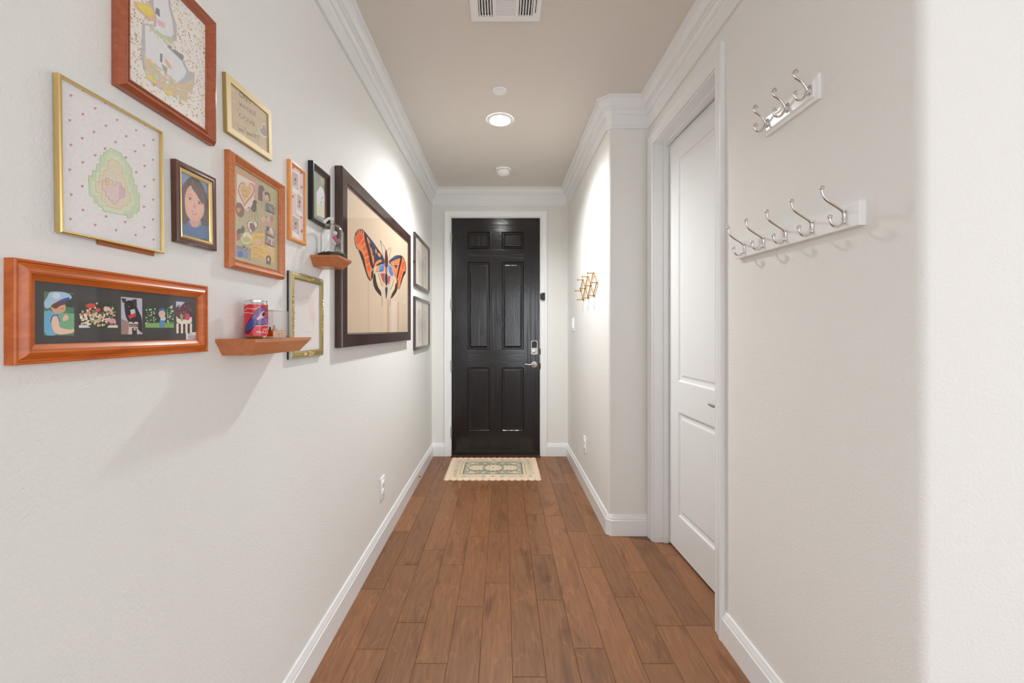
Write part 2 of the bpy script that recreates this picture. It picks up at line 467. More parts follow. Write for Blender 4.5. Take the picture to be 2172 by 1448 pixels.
# ================================================================== THE SETTING
R = 0.022
def arc(cx, cy, r, a0, a1, n=6):
    return [(cx + r * math.cos(a0 + (a1 - a0) * k / n), cy + r * math.sin(a0 + (a1 - a0) * k / n)) for k in range(n + 1)]
X0, X1, Y0, YW = -4.2, 4.6, -4.6, 0.2                                # living room beside and behind the camera, left part added to admit light
OD0, OD1, ODH = 1.805, 2.556, 2.448               # opening of the white door, along Y
FD0, FD1, FDH = -0.536, 0.394, 2.474              # opening of the front door, along X

# floor of 5 inch planks, end joints where the photograph shows them
joints = {}
for x, y in [(852, 1126), (919, 1166), (860, 1198), (958, 1197), (793, 1249), (873, 1320), (789, 1376), (1012, 1138), (1053, 1236), (1098, 1113),
             (1105, 1435), (1166, 1272), (1147, 1176), (1160, 1046), (1172, 1093), (1187, 1026), (1223, 1127), (1250, 1203), (1329, 1266),
             (1355, 1213), (1248, 1374), (1393, 1407), (1423, 1177)]:
    X, Y = fl(x, y); joints.setdefault(math.floor((X - 0.038) / 0.127), []).append(Y)
mb = MB(); g = 0.0004
for k in range(-34, 37):
    xa = 0.038 + k * 0.127; xb = xa + 0.127
    js = sorted(joints.get(k, []))
    cur = js[-1] if js else random.uniform(-1, 3)
    while cur < 4.6: cur += random.uniform(0.35, 1.15); js.append(cur)
    cur = js[0]
    while cur > Y0: cur -= random.uniform(0.4, 1.2); js.insert(0, cur)
    for a, b in zip(js, js[1:]):
        a, b = max(a, Y0), min(b, 4.45)
        if b - a < 0.01: continue
        c = (random.random(), random.random(), 0)
        z = 0.0; e = 0.0014
        vs = [(xa + g, a + g, -0.0022), (xb - g, a + g, -0.0022), (xb - g, b - g, -0.0022), (xa + g, b - g, -0.0022),
              (xa + g + e, a + g + e, z), (xb - g - e, a + g + e, z), (xb - g - e, b - g - e, z), (xa + g + e, b - g - e, z)]
        mb.add(vs, [(0, 1, 5, 4), (1, 2, 6, 5), (2, 3, 7, 6), (3, 0, 4, 7), (4, 5, 6, 7)], 0, c)
mb.box(X0 - .1, X1 + .1, Y0 - .1, 4.6, -0.05, -0.0024, 0, (0.0, 0.5, 0))
struct(mb.build('floor', M['floor'], smooth=0), 'brown stained hardwood plank floor running down the hallway', 'floor')

# ceiling with the duct hole of the air register
VN = (-0.118, 0.146, 1.785, 1.925)
mb = MB()
for b in ((X0 - .1, VN[0], Y0 - .1, 4.6), (VN[1], X1 + .1, Y0 - .1, 4.6), (VN[0], VN[1], Y0 - .1, VN[2]), (VN[0], VN[1], VN[3], 4.6)):
    mb.box(*b, ZC, ZC + 0.1)
struct(mb.build('ceiling', M['ceil'], smooth=0), 'greige textured hallway ceiling', 'ceiling')

mb = MB(); mb.box(-XL - 0.13, -XL, YW, YE + 0.13, 0, ZC); mb.box(X0, -XL - .13, YW, YW + .13, 0, ZC)
struct(mb.build('wall_left', M['wall']), 'long greige wall carrying the gallery of picture frames', 'wall')
mb = MB()
mb.box(-XL, FD0, YE, YE + 0.13, 0, ZC); mb.box(FD1, XR + .1, YE, YE + 0.13, 0, ZC); mb.box(FD0, FD1, YE, YE + 0.13, FDH, ZC)
struct(mb.build('wall_end', M['wall'], smooth=0), 'greige end wall around the black front door', 'wall')
mb = MB()
mb.prism([(XR, YE)] + arc(XR + R, YJ + R, R, PI, 1.5 * PI)[0:] + [(1.9, YJ), (1.9, YJ + 0.12), (XR + 0.12, YJ + 0.12), (XR + 0.12, YE)], 0, ZC)
struct(mb.build('wall_right_far', M['wall'], smooth=30), 'greige wall with rounded corner beside the front door', 'wall')
mb = MB()
mb.prism([(XN, OD0)] + arc(XN + R, YN + R, R, PI, 1.5 * PI) + [(X1, YN), (X1, YN + .12), (XN + .12, YN + .12), (XN + .12, OD0)], 0, ZC)
mb.box(XN, XN + .12, OD1, YJ, 0, ZC); mb.box(XN, XN + .12, OD0, OD1, ODH, ZC)
struct(mb.build('wall_right_near', M['wall'], smooth=30), 'greige wall with the white hook racks and rounded corner', 'wall')
mb = MB(); mb.box(1.9, 2.0, YN + .12, YJ + .12, 0, ZC)  # unseen wall, added to keep sky light out behind the ajar door
struct(mb.build('wall_light_block', M['wall'], smooth=0), 'unseen wall added behind the white door to block light', 'wall')
# living room behind the camera, daylight through its windows
WB = [(-3.7, -0.95, 0.25, 2.55), (0.15, 1.55, 0.25, 2.55), (2.0, 4.2, 0.25, 2.55)]  # leftmost opening is added to brighten the near right wall
mb = MB()
xs = [X0] + [v for w in WB for v in w[:2]] + [X1]
for a, b in zip(xs[0::2], xs[1::2]): mb.box(a, b, Y0 - .1, Y0, 0, ZC)
for a, b, c, d in WB: mb.box(a, b, Y0 - .1, Y0, 0, c); mb.box(a, b, Y0 - .1, Y0, d, ZC)
struct(mb.build('wall_rear', M['wall'], smooth=0), 'living room wall with windows behind the camera', 'wall')
WS = (-3.6, 0.1, 0.25, 2.55)
mb = MB()
mb.box(X1, X1 + .1, Y0 - .1, WS[0], 0, ZC); mb.box(X1, X1 + .1, WS[1], YN + .12, 0, ZC)
mb.box(X1, X1 + .1, WS[0], WS[1], 0, WS[2]); mb.box(X1, X1 + .1, WS[0], WS[1], WS[3], ZC)
struct(mb.build('wall_side', M['wall'], smooth=0), 'living room side wall with a wide window', 'wall')
def window(i, a, b, z0, z1, rear):
    mb = MB(); t = 0.05
    def bar(u0, u1, v0, v1):
        if rear: mb.box(u0, u1, Y0 - .07, Y0 - .02, v0, v1)
        else: mb.box(X1 + .02, X1 + .07, u0, u1, v0, v1)
    bar(a, a + t, z0, z1); bar(b - t, b, z0, z1); bar(a + t, b - t, z0, z0 + t); bar(a + t, b - t, z1 - t, z1)
    m = (a + b) / 2; bar(m - .025, m + .025, z0 + t, z1 - t)
    struct(mb.build('window_%d' % i, M['trim'], smooth=0), 'white framed living room window number %s behind the camera' % ['one, added for light,', 'two', 'three', 'four'][i - 1], 'window')
for i, w in enumerate(WB): window(i + 1, *w, True)
window(4, *WS, False)
WW = (-3.9, -0.3, 0.25, 2.55)  # unseen window opening, added to throw more light on the hook rack wall
mb = MB()
mb.box(X0 - .1, X0, Y0 - .1, WW[0], 0, ZC); mb.box(X0 - .1, X0, WW[1], YW + .13, 0, ZC)
mb.box(X0 - .1, X0, WW[0], WW[1], 0, WW[2]); mb.box(X0 - .1, X0, WW[0], WW[1], WW[3], ZC)
struct(mb.build('wall_side_far', M['wall'], smooth=0), 'living room wall opposite the side wall, with a wide window added for light', 'wall')
mb = MB(); t = .05
for u0, u1, v0, v1 in ((WW[0], WW[0] + t, WW[2], WW[3]), (WW[1] - t, WW[1], WW[2], WW[3]), (WW[0] + t, WW[1] - t, WW[2], WW[2] + t), (WW[0] + t, WW[1] - t, WW[3] - t, WW[3]), (-2.13, -2.07, WW[2] + t, WW[3] - t)): mb.box(X0 - .07, X0 - .02, u0, u1, v0, v1)
struct(mb.build('window_5', M['trim'], smooth=0), 'white framed living room window number five, added behind the camera for light', 'window')

# crown molding, swept round every corner
walls = [(-XL, YW), (-XL, YE), (XR, YE), (XR, YJ + R), (XR + R, YJ), (XN, YJ), (XN, YN + R), (XN + R, YN), (X1, YN)]
cove = [(0.066 - 0.027 * (1 - math.cos(t)) , 0.017 + 0.047 * math.sin(t)) for t in [PI / 2 * k / 7 for k in range(8)]]
crown = [(0, 0), (0.078, 0), (0.078, 0.012), (0.074, 0.015), (0.066, 0.017)] + cove[1:] + \
        [(0.038, 0.068), (0.038, 0.073), (0.030, 0.075), (0.027, 0.083), (0.021, 0.090), (0.020, 0.097), (0.014, 0.099), (0.013, 0.108), (0.010, 0.112), (0.010, 0.165), (0.014, 0.170), (0.014, 0.184), (0, 0.184)]
crown = [(p, ZC - d) for p, d in crown]
mb = MB(); mb.sweep(walls, crown)
struct(mb.build('trim_1', M['trim'], smooth=25), 'white crown molding around the top of the hallway walls', 'trim')
# baseboards
bp = [(0, 0), (0.016, 0), (0.016, 0.097), (0.014, 0.100), (0.0125, 0.101), (0.0135, 0.104), (0.0125, 0.112), (0.0085, 0.121), (0.0075, 0.124), (0.0075, 0.128), (0.005, 0.1315), (0, 0.1315)]
def base(name, label, seg, start=None, end=None):
    mb = MB(); mb.sweep(walls, bp, seg=seg, start=start, end=end)
    struct(mb.build(name, M['trim'], smooth=25), label, 'baseboard')
CW = 0.066                                         # casing width
base('baseboard_left', 'white baseboard along the gallery wall', (0, 1))
base('baseboard_end_left', 'short white baseboard between gallery wall and front door casing', (1, 2), None, (FD0 - CW + 0.006, YE))
base('baseboard_end_right', 'short white baseboard on the latch side of the front door', (1, 2), (FD1 + CW - 0.006, YE), None)
base('baseboard_right_far', 'white baseboard wrapping the rounded corner up to the white door', (2, 5), None, (XN - 0.001, YJ))
base('baseboard_right_near', 'white baseboard below the hook racks', (5, 8), (XN, OD0 - CW), None)

# door casings and jambs
cas = [(0.0, 0.0), (0.0, 0.009), (-0.006, 0.011), (-0.009, 0.0095), (-0.012, 0.0095), (-0.022, 0.0125), (-0.040, 0.0145), (-0.046, 0.0175), (-0.055, 0.0195), (-0.0655, 0.0195), (-CW, 0.018), (-CW, 0.0)]
rv = 0.006
def casing(name, label, a, b, h, mat3, loc):
    mb = MB(); mb.sweep([(a + rv - .006, 0), (a + rv - .006, h), (b - rv + .006, h), (b - rv + .006, 0)], cas)
    o = struct(mb.build(name, M['trim'], loc=loc, rot=mat3.to_euler(), smooth=25), label, 'trim'); return o
casing('trim_2', 'white casing framing the black front door', FD0, FD1, FDH, ROT['E'], (0, YE - .0005, 0))
casing('trim_3', 'white casing framing the white panelled door', -OD1, -OD0, ODH, ROT['R'], (XN - .0005, 0, 0))
mb = MB(); j = 0.008                               # jamb boards inside the openings, with stops
mb.box(FD0, FD0 + j, YE, YE + .12, 0, FDH); mb.box(FD1 - j, FD1, YE, YE + .12, 0, FDH); mb.box(FD0 + j, FD1 - j, YE, YE + .12, FDH - j, FDH)
struct(mb.build('trim_4', M['trim'], smooth=0), 'white jamb of the black front door', 'trim')
mb = MB(); sx = XN + .055
mb.box(XN, XN + .12, OD0, OD0 + j, 0, ODH); mb.box(XN, XN + .12, OD1 - j, OD1, 0, ODH); mb.box(XN, XN + .12, OD0 + j, OD1 - j, ODH - j, ODH)
mb.box(sx, sx + .03, OD0 + j, OD0 + j + .009, 0, ODH - j - .009); mb.box(sx, sx + .03, OD1 - j - .009, OD1 - j, 0, ODH - j - .009); mb.box(sx, sx + .03, OD0 + j, OD1 - j, ODH - j - .009, ODH - j)
struct(mb.build('trim_5', M['trim'], smooth=0), 'white jamb and stop of the white panelled door', 'trim')
mb = MB(); mb.prism([(FD0 + j, 4.235), (FD1 - j, 4.235), (FD1 - j, YE + .1), (FD0 + j, YE + .1)], 0.0, 0.012)
struct(mb.build('trim_6', M['reddish'], smooth=0), 'dark reddish wooden threshold under the front door', 'trim')

def panel_door(mbs, W, Ht, panels, t, depth, steps):
    """slab faces around moulded panels; mbs = builder, panels = (x0,x1,z0,z1); local x across, y up, z out"""
    xs = sorted({0, W} | {p[0] for p in panels} | {p[1] for p in panels}); zs = sorted({0, Ht} | {p[2] for p in panels} | {p[3] for p in panels})
    def inp(x, z): return any(p[0] < x < p[1] and p[2] < z < p[3] for p in panels)
    for x0, x1 in zip(xs, xs[1:]):
        for z0, z1 in zip(zs, zs[1:]):
            if inp((x0 + x1) / 2, (z0 + z1) / 2): continue
            rail = x0 > 0.02 and x1 < W - 0.02 and not any(p[2] - .001 <= z0 and z1 <= p[3] + .001 for p in panels)
            mbs.add([(x0, z0, 0), (x1, z0, 0), (x1, z1, 0), (x0, z1, 0)], [(0, 1, 2, 3)], 1 if rail else 0)
    for x0, x1, z0, z1 in panels:
        pr = [(0, 0)] + steps
        for (i0, d0), (i1, d1) in zip(pr, pr[1:]):
            a = [(x0 + i0, z0 + i0, d0), (x1 - i0, z0 + i0, d0), (x1 - i0, z1 - i0, d0), (x0 + i0, z1 - i0, d0)]
            b = [(x0 + i1, z0 + i1, d1), (x1 - i1, z0 + i1, d1), (x1 - i1, z1 - i1, d1), (x0 + i1, z1 - i1, d1)]
            for k in range(4):
                q = (k + 1) % 4; mbs.add([a[k], a[q], b[q], b[k]], [(0, 1, 2, 3)])
        i, d = pr[-1]
        mbs.add([(x0 + i, z0 + i, d), (x1 - i, z0 + i, d), (x1 - i, z1 - i, d), (x0 + i, z1 - i, d)], [(0, 1, 2, 3)])
    vs = [(0, 0, 0), (W, 0, 0), (W, Ht, 0), (0, Ht, 0), (0, 0, -t), (W, 0, -t), (W, Ht, -t), (0, Ht, -t)]
    mbs.add(vs, [(0, 4, 5, 1), (1, 5, 6, 2), (2, 6, 7, 3), (3, 7, 4, 0), (4, 7, 6, 5)])

# ---- black front door (door_1)
DW, DH = 0.914, 2.440
d1 = thing('door_1', 'black wood-grained six-panel front door at the end of the hallway', 'door', (FD0 + j, YE - 0.004, 0.022), 'E', kind='structure')
sx_, sz = 0.914 / 187.0, 2.44 / 498.5
cols = [(34 * sx_, 80.6 * sx_), (106.3 * sx_, 152.8 * sx_)]; rows = [(433.7 * sz, 469.7 * sz), (221 * sz, 406 * sz), (48 * sz, 182.6 * sz)]
mb = MB()
panel_door(mb, DW, DH, [(c[0], c[1], r[0], r[1]) for c in cols for r in rows], 0.044, 0.012,
           [(0.004, -0.006), (0.010, -0.011), (0.017, -0.011), (0.033, -0.004), (0.036, -0.0035)])
mb.build('panel_slab', [M['blackdoor'], M['blackrail']], d1, smooth=0)
mb = MB(); mb.box(0.0, DW, -0.012, 0.0, -0.03, 0.006); mb.box(0, DW, 0.010, 0.026, 0.0, 0.004)
mb.build('door_sweep', M['black'], d1, smooth=0)
for y in (505, 645, 775, 915):
    z = 1.303 + (700 - y) / 204.6 - 0.022
    mb = MB(); mb.tube([(-0.004, z - .052, .008), (-0.004, z + .052, .008)], 0.0065, 10); mb.box(-0.006, 0.004, z - .05, z + .05, -0.004, 0.003)
    mb.build('hinge', M['nickel'], d1)
hx, hz = (1133 - 958) / 204.6, 1.303 + (700 - 772.5) / 204.6 - 0.022
mb = MB(); mb.lathe([(0.034, 0), (0.034, .006), (0.030, .010), (0.016, .012), (0.0125, .018), (0.0125, .045), (0.016, .05), (0, .052)], (hx, hz, 0), 28)
mb.tube([(hx, hz, .045), (hx - .03, hz + .004, .05), (hx - .06, hz + .0, .05), (hx - .085, hz + .006, .048), (hx - .105, hz + .004, .046)], [0.010, 0.0085, 0.007, 0.006, 0.005], 12, smooth=4)
mb.build('lever_handle', M['nickel'], d1)
bx, bz = hx, 1.303 + (700 - 736.5) / 204.6 - 0.022
mb = MB()
pl = [(bx - .034, bz - .066), (bx - .012, bz - .073), (bx + .012, bz - .073), (bx + .034, bz - .066), (bx + .034, bz + .062), (bx + .02, bz + .072), (bx - .02, bz + .072), (bx - .034, bz + .062)]
mb.prism(pl, 0, .022)
dl = mb.build('deadbolt', M['nickel'], d1, smooth=20)
mb = MB()
mb.prism([(bx - .027, bz - .004), (bx + .027, bz - .004), (bx + .027, bz + .056), (bx + .014, bz + .066), (bx - .014, bz + .066), (bx - .027, bz + .056)], .0222, .0245)
mb.build('dark_cover', M['black'], dl, smooth=0)
mb = MB(); mb.lathe([(.024, .022), (.022, .028), (.012, .03), (0, .03)], (bx, bz - .038, 0), 24); mb.box(bx - .006, bx + .006, bz - .058, bz - .018, .03, .042, b=.003)
mb.build('thumb_turn', M['chrome'], dl)
for yy in (745, 776):
    z = 1.303 + (700 - yy) / 204.6 - 0.022
    mb = MB(); mb.box(DW - 0.003, DW + 0.007, z - .03, z + .03, -0.004, 0.004, b=.002); mb.build('strike_plate', M['black'], d1)
ds = thing('door_sensor', 'small black contact sensor on the casing beside the front door', 'sensor', (0.418, YE - 0.0205, 1.650), 'E')
mb = MB(); mb.box(-.014, .017, -.038, .038, 0, .014, b=.003); mb.build('sensor_body', M['black'], ds)
mb = MB(); mb.box(-.030, -.0155, -.03, .03, 0.0, .010, b=.002); mb.build('magnet', M['black'], ds)

# ---- white two-panel door (door_2), standing slightly ajar
W2 = 0.722
d2 = thing('door_2', 'white two-panel interior door standing slightly ajar', 'door', (1.0195, OD1 - j - 0.003, 0.014), 'R', kind='structure')
d2.rotation_euler = (Matrix.Rotation(math.radians(2.67), 3, 'Z') @ ROT['R']).to_euler()
mb = MB()
panel_door(mb, W2, 2.42, [(.122, W2 - .122, .99, 2.292), (.122, W2 - .122, .205, .812)], 0.035, .01,
           [(.004, -.002), (.010, -.0075), (.024, -.009), (.030, -.0085), (.040, -.005)])
mb.build('panel_slab', [M['white'], M['white']], d2, smooth=0)
mb = MB(); mb.lathe([(.033, 0), (.033, .005), (.028, .009), (.012, .011), (.011, .045), (.015, .05), (0, .052)], (W2 - .065, .93, 0), 24)
mb.tube([(W2 - .065, .93, .048), (W2 - .10, .933, .052), (W2 - .14, .930, .052), (W2 - .178, .932, .050)], [.010, .0085, .0075, .0065], 12, smooth=4)
mb.build('lever_handle', M['nickel'], d2)

# ================================================================== PICTURE FRAMES ON THE LEFT WALL
def quad_rect(q, n):
    P = [Vector(lw(x, y, n)) for x, y in q]          # TL TR BR BL
    c = sum(P, Vector((0, 0))) / 4
    e = ((P[1] - P[0]) + (P[2] - P[3])) / 2; f = ((P[0] - P[3]) + (P[1] - P[2])) / 2
    return c, e.length, f.length, math.atan2(e.y, e.x)

class Pic:
    """frame hung on the left wall; q = outer corners in the photograph measured n metres off the wall"""
    def __init__(s, q, n, prof, mats, label, tilt=None, art_n=0.006, group=None, mis=None, glass=True, gap=0.0006, size=None):
        c, w, h, a = quad_rect(q, n)
        if size: w, h = size
        s.c, s.w, s.h = c, w, h; s.a = a if tilt is None else tilt; s.an = art_n
        s.t = thing('picture_frame', label, 'picture frame', (-XL + gap, c.x, c.y), 'L', s.a, group or 'picture frames of the gallery')
        mb = MB(); x, y = w / 2, h / 2
        mb.sweep([(-x, -y), (-x, y), (x, y), (x, -y)], prof, closed=True, mis=mis)
        mb.sweep([(-x + .002, -y + .002), (-x + .002, y - .002), (x - .002, y - .002), (x - .002, -y + .002)], [(0, 0.0005), (prof[-1][0] + .002, .0005)], closed=True)
        s.frame = mb.build('frame', mats, s.t, smooth=25)
        s.ix, s.iy = x - prof[-1][0], y - prof[-1][0]
        mb = MB(); mb.box(-s.ix - .003, s.ix + .003, -s.iy - .003, s.iy + .003, .0006, art_n - .0012); mb.build('backing_board', M['card'], s.t, smooth=0)
        if glass:
            mb = MB(); gx, gy, gz = s.ix + .001, s.iy + .001, art_n + .0035
            mb.add([(-gx, -gy, gz), (gx, -gy, gz), (gx, gy, gz), (-gx, gy, gz)], [(0, 1, 2, 3)]); mb.build('glass_pane', M['glass'], s.t, smooth=0, recalc=False)
    def loc(s, px, py):
        """pixel -> local point on the artwork plane"""
        Y, Z = lw(px, py, s.an); dx, dy = Y - s.c.x, Z - s.c.y
        ca, sa = math.cos(-s.a), math.sin(-s.a)
        return dx * ca - dy * sa, dx * sa + dy * ca
    def art(s, ox=0, oy=0, sc=1.0, dz=0.0):
        """canvas addressed in a zoomed crop of the photograph, cut at the frame opening"""
        def f(x, y, z):
            u, v = s.loc(ox + x / sc, oy + y / sc)
            return (max(-s.ix - .002, min(s.ix + .002, u)), max(-s.iy - .002, min(s.iy + .002, v)), s.an + z + dz)
        return Art(f)
    def flat(s, dz=0.0):
        """canvas in local metres"""
        return Art(lambda x, y, z: (max(-s.ix - .002, min(s.ix + .002, x)), max(-s.iy - .002, min(s.iy + .002, y)), s.an + z + dz))
    def bg(s, A, col):
        c = L(*col); x, y, z = s.ix + .002, s.iy + .002, s.an - .00001
        A.base = ([(-x, -y, z), (x, -y, z), (x, y, z), (-x, y, z)], [[0, 1, 2, 3]], [c])
    def inside(s, u, v, m=0.0): return abs(u) < s.ix - m and abs(v) < s.iy - m

# --- red-brown frame with the floral duck, cut by the top of the picture
wedge = [(0, 0), (0, .0125), (.002, .0145), (.007, .0215), (.009, .022), (.012, .020), (.019, .0125), (.022, .0105), (.0232, .0125), (.0265, .0115), (.0265, .004)]
P = Pic([(251, -170), (455.6, 47.5), (455.4, 309.4), (251, 180)], .0135, wedge, M['wood_red'],
        'red-brown wooden frame with pixel duck on floral paper, highest on the wall', tilt=0, art_n=.008)
A = P.art(80, 0, 4.525); P.bg(A, (236, 233, 226))
B = P.flat()
for k in range(1050):
    u, v = random.uniform(-P.ix, P.ix), random.uniform(-P.iy, P.iy); a = random.uniform(0, PI); l = random.uniform(.0020, .0040)
    if k % 3 == 0: B.ell(u, v, l * .62, l * .46, random.choice([(222, 168, 96), (214, 150, 70), (232, 190, 120)]), 0, a, 7)
    else: B.ell(u, v, l * .7, l * .22, random.choice([(96, 104, 96), (128, 132, 118), (206, 170, 120), (110, 118, 122)]), 0, a, 6)
A.take(B)
GR, WH, OR, YE_, GN, PK = (192, 194, 194), (228, 230, 231), (230, 190, 156), (234, 218, 112), (200, 208, 178), (234, 194, 194)
A.poly([(1075, -420), (1255, -330), (1275, 60), (1300, 150), (1330, 240), (1330, 380), (1250, 420), (1310, 480), (1400, 590), (1450, 680), (1500, 700), (1500, 820), (1450, 900), (1360, 960), (1280, 920), (1210, 880), (1120, 820), (1050, 760), (1010, 640), (990, 560), (1000, 220), (1110, 240), (1120, 190), (1080, 100), (1060, -200)], GR, 1)
A.poly([(1095, -400), (1240, -310), (1250, 40), (1265, 110), (1285, 180), (1300, 330), (1230, 400), (1240, 450), (1380, 590), (1425, 690), (1400, 740), (1330, 800), (1190, 740), (1080, 690), (1030, 560), (1025, 240), (1130, 260), (1140, 190), (1110, 60)], WH, 2)
A.poly([(920, 10), (960, 20), (1010, 30), (1060, 40), (1110, 90), (1130, 170), (1115, 215), (1030, 160), (960, 100), (925, 60)], OR, 2)
A.poly([(945, 30), (1020, 40), (1090, 80), (1110, 150), (1060, 150), (990, 105)], YE_, 3)
A.poly([(1130, 70), (1165, 90), (1170, 165), (1125, 130)], (140, 142, 146), 3)
A.poly([(1150, 185), (1220, 230), (1215, 275), (1145, 235)], PK, 3)
A.poly([(1060, 240), (1120, 270), (1190, 330), (1290, 360), (1300, 400), (1240, 440), (1180, 370), (1090, 290)], GN, 3)
A.poly([(1240, 420), (1400, 540), (1390, 585), (1240, 445)], (150, 154, 156), 3)
A.poly([(1010, 510), (1060, 570), (1150, 680), (1180, 700), (1230, 760), (1330, 830), (1440, 800), (1480, 760), (1490, 820), (1430, 890), (1360, 950), (1250, 860), (1130, 800), (1040, 700)], (222, 204, 176), 3)
A.poly([(1030, 560), (1090, 600), (1170, 700), (1120, 690), (1040, 620)], GN, 4)
A.poly([(1040, 710), (1135, 775), (1130, 800), (1040, 745)], YE_, 4); A.poly([(1205, 835), (1290, 890), (1285, 920), (1205, 870)], YE_, 4)
A.poly([(1140, 800), (1185, 815), (1180, 840), (1140, 830)], PK, 4); A.poly([(1170, 510), (1195, 520), (1190, 605), (1170, 590)], (150, 144, 160), 4)
A.poly([(1215, 550), (1260, 600), (1290, 670), (1250, 650), (1220, 600)], OR, 4); A.poly([(1185, 610), (1240, 650), (1235, 720), (1200, 670)], (170, 178, 160), 4)
A.poly([(1330, 820), (1440, 790), (1430, 870), (1370, 930)], (228, 196, 160), 5)
for k in range(230):                                  # pixel squares of the feathers
    t = random.random(); x = 1025 + t * 440; y0_ = 560 + 330 * min(t * 1.15, 1) - (0 if t < .75 else (t - .75) * 420)
    y = y0_ + random.uniform(-40, 110); A.poly([(x, y), (x + 22, y + 14), (x + 22, y + 36), (x, y + 22)], random.choice([GN, OR, (216, 200, 168), (206, 206, 196), (226, 206, 150), (224, 190, 166), (198, 204, 170), WH]), 6)
for k in range(40):
    x = random.uniform(1060, 1290); y = 250 + (x - 1060) * .75 + random.uniform(-20, 40); A.poly([(x, y), (x + 18, y + 12), (x + 18, y + 30), (x, y + 18)], random.choice([GN, (206, 214, 190), (216, 206, 180), WH]), 6)
A.build('artwork', M['print'], P.t)

# --- thin brass frame with the pixel pear
thin = [(0, 0), (0, .0095), (.0015, .011), (.0042, .011), (.0048, .0095), (.0048, .004)]
P = Pic([(125, 154), (346.7, 280.7), (346.4, 537.4), (125, 492.5)], .0095, thin, M['brass'],
        'thin shiny brass frame with a pixel pear drawing among small hearts', art_n=.005)
A = P.art(90, 140, 3.447); P.bg(A, (229, 227, 226))
for x, y in [(205, 215), (383, 310), (543, 395), (683, 470), (808, 540), (293, 352), (462, 437), (610, 513), (740, 580), (197, 397), (374, 482), (532, 556), (675, 624), (806, 686),
             (205, 577), (288, 528), (455, 604), (607, 670), (745, 730), (383, 652), (683, 777), (812, 831), (292, 704), (745, 880), (197, 758), (806, 977), (288, 879), (740, 1029),
             (207, 940), (806, 1122), (293, 1053), (743, 1179), (202, 1118), (462, 1100), (602, 1140), (678, 1236), (383, 1162), (536, 1200), (810, 1268), (295, 176), (460, 268), (615, 350), (750, 430)]:
    k = 1.15 - x / 2600; A.heart(x, y, 10.5 * k, 12 * k, (198, 150, 160), 1, 0.25)
pear = [(490, 598), (578, 640), (578, 662), (604, 672), (608, 705), (627, 715), (632, 738), (650, 750), (652, 815), (665, 822), (668, 865), (688, 875), (690, 925), (706, 935), (706, 1060), (688, 1058), (688, 1078), (660, 1070), (658, 1105), (618, 1112), (615, 1092), (540, 1080), (455, 1062), (440, 1058), (440, 1035), (408, 1025), (405, 1005), (375, 995), (373, 962), (342, 950), (332, 800), (362, 810), (365, 760), (390, 770), (395, 715), (418, 722), (420, 650), (445, 660), (445, 630), (465, 637), (465, 615), (485, 622)]
core = [(497, 675), (560, 705), (560, 725), (584, 735), (586, 808), (604, 818), (606, 870), (620, 880), (622, 920), (640, 930), (640, 990), (620, 1000), (618, 1020), (575, 1030), (572, 1048), (520, 1038), (460, 1020), (455, 990), (430, 985), (428, 930), (388, 920), (385, 845), (412, 850), (415, 795), (445, 800), (445, 760), (472, 765), (474, 690), (495, 695)]
bird = [(433, 835), (462, 840), (462, 818), (512, 838), (512, 865), (535, 872), (535, 848), (572, 858), (575, 890), (600, 895), (597, 955), (570, 965), (548, 985), (528, 1010), (505, 1005), (505, 985), (482, 975), (482, 958), (460, 950), (458, 915), (435, 905)]
def mid(p, k):
    cx = sum(q[0] for q in p) / len(p); cy = sum(q[1] for q in p) / len(p); return [(cx + (x - cx) * k, cy + (y - cy) * k) for x, y in p]
A.poly(pear, (204, 219, 186), 1); A.line(pear + pear[:1], 4, (170, 200, 140), 3); A.poly(mid(core, 1.22), (216, 224, 200), 2)
A.poly(core, (222, 214, 190), 3); A.line(core + core[:1], 3.5, (216, 186, 130), 5)
A.poly(bird, (224, 206, 200), 4); A.line(bird + bird[:1], 3.5, (206, 160, 166), 6)
A.poly([(556, 860), (600, 895), (597, 955), (556, 968)], (214, 190, 194), 5); A.rect(456, 840, 484, 870, (222, 186, 110), 6); A.rect(461, 845, 479, 865, (228, 208, 160), 7)
A.build('artwork', M['print'], P.t)
mb = MB(); b0 = P.loc(205, 505); b1 = P.loc(330, 545)
yb = -P.h / 2
mb.add([(b0[0], yb + .04, .0005), (b1[0], yb + .04, .0005), (b1[0] - .002, yb - .0075, .0005), (b0[0] + .004, yb - .006, .0005),
        (b0[0], yb + .04, .0035), (b1[0], yb + .04, .0035), (b1[0] - .002, yb - .0075, .0035), (b0[0] + .004, yb - .006, .0035)],
       [(0, 1, 2, 3), (7, 6, 5, 4), (0, 4, 5, 1), (1, 5, 6, 2), (2, 6, 7, 3), (3, 7, 4, 0)])
o = mb.build('easel_back', M['card'], P.t, smooth=0); o['label'] = 'brown card edge below the frame'

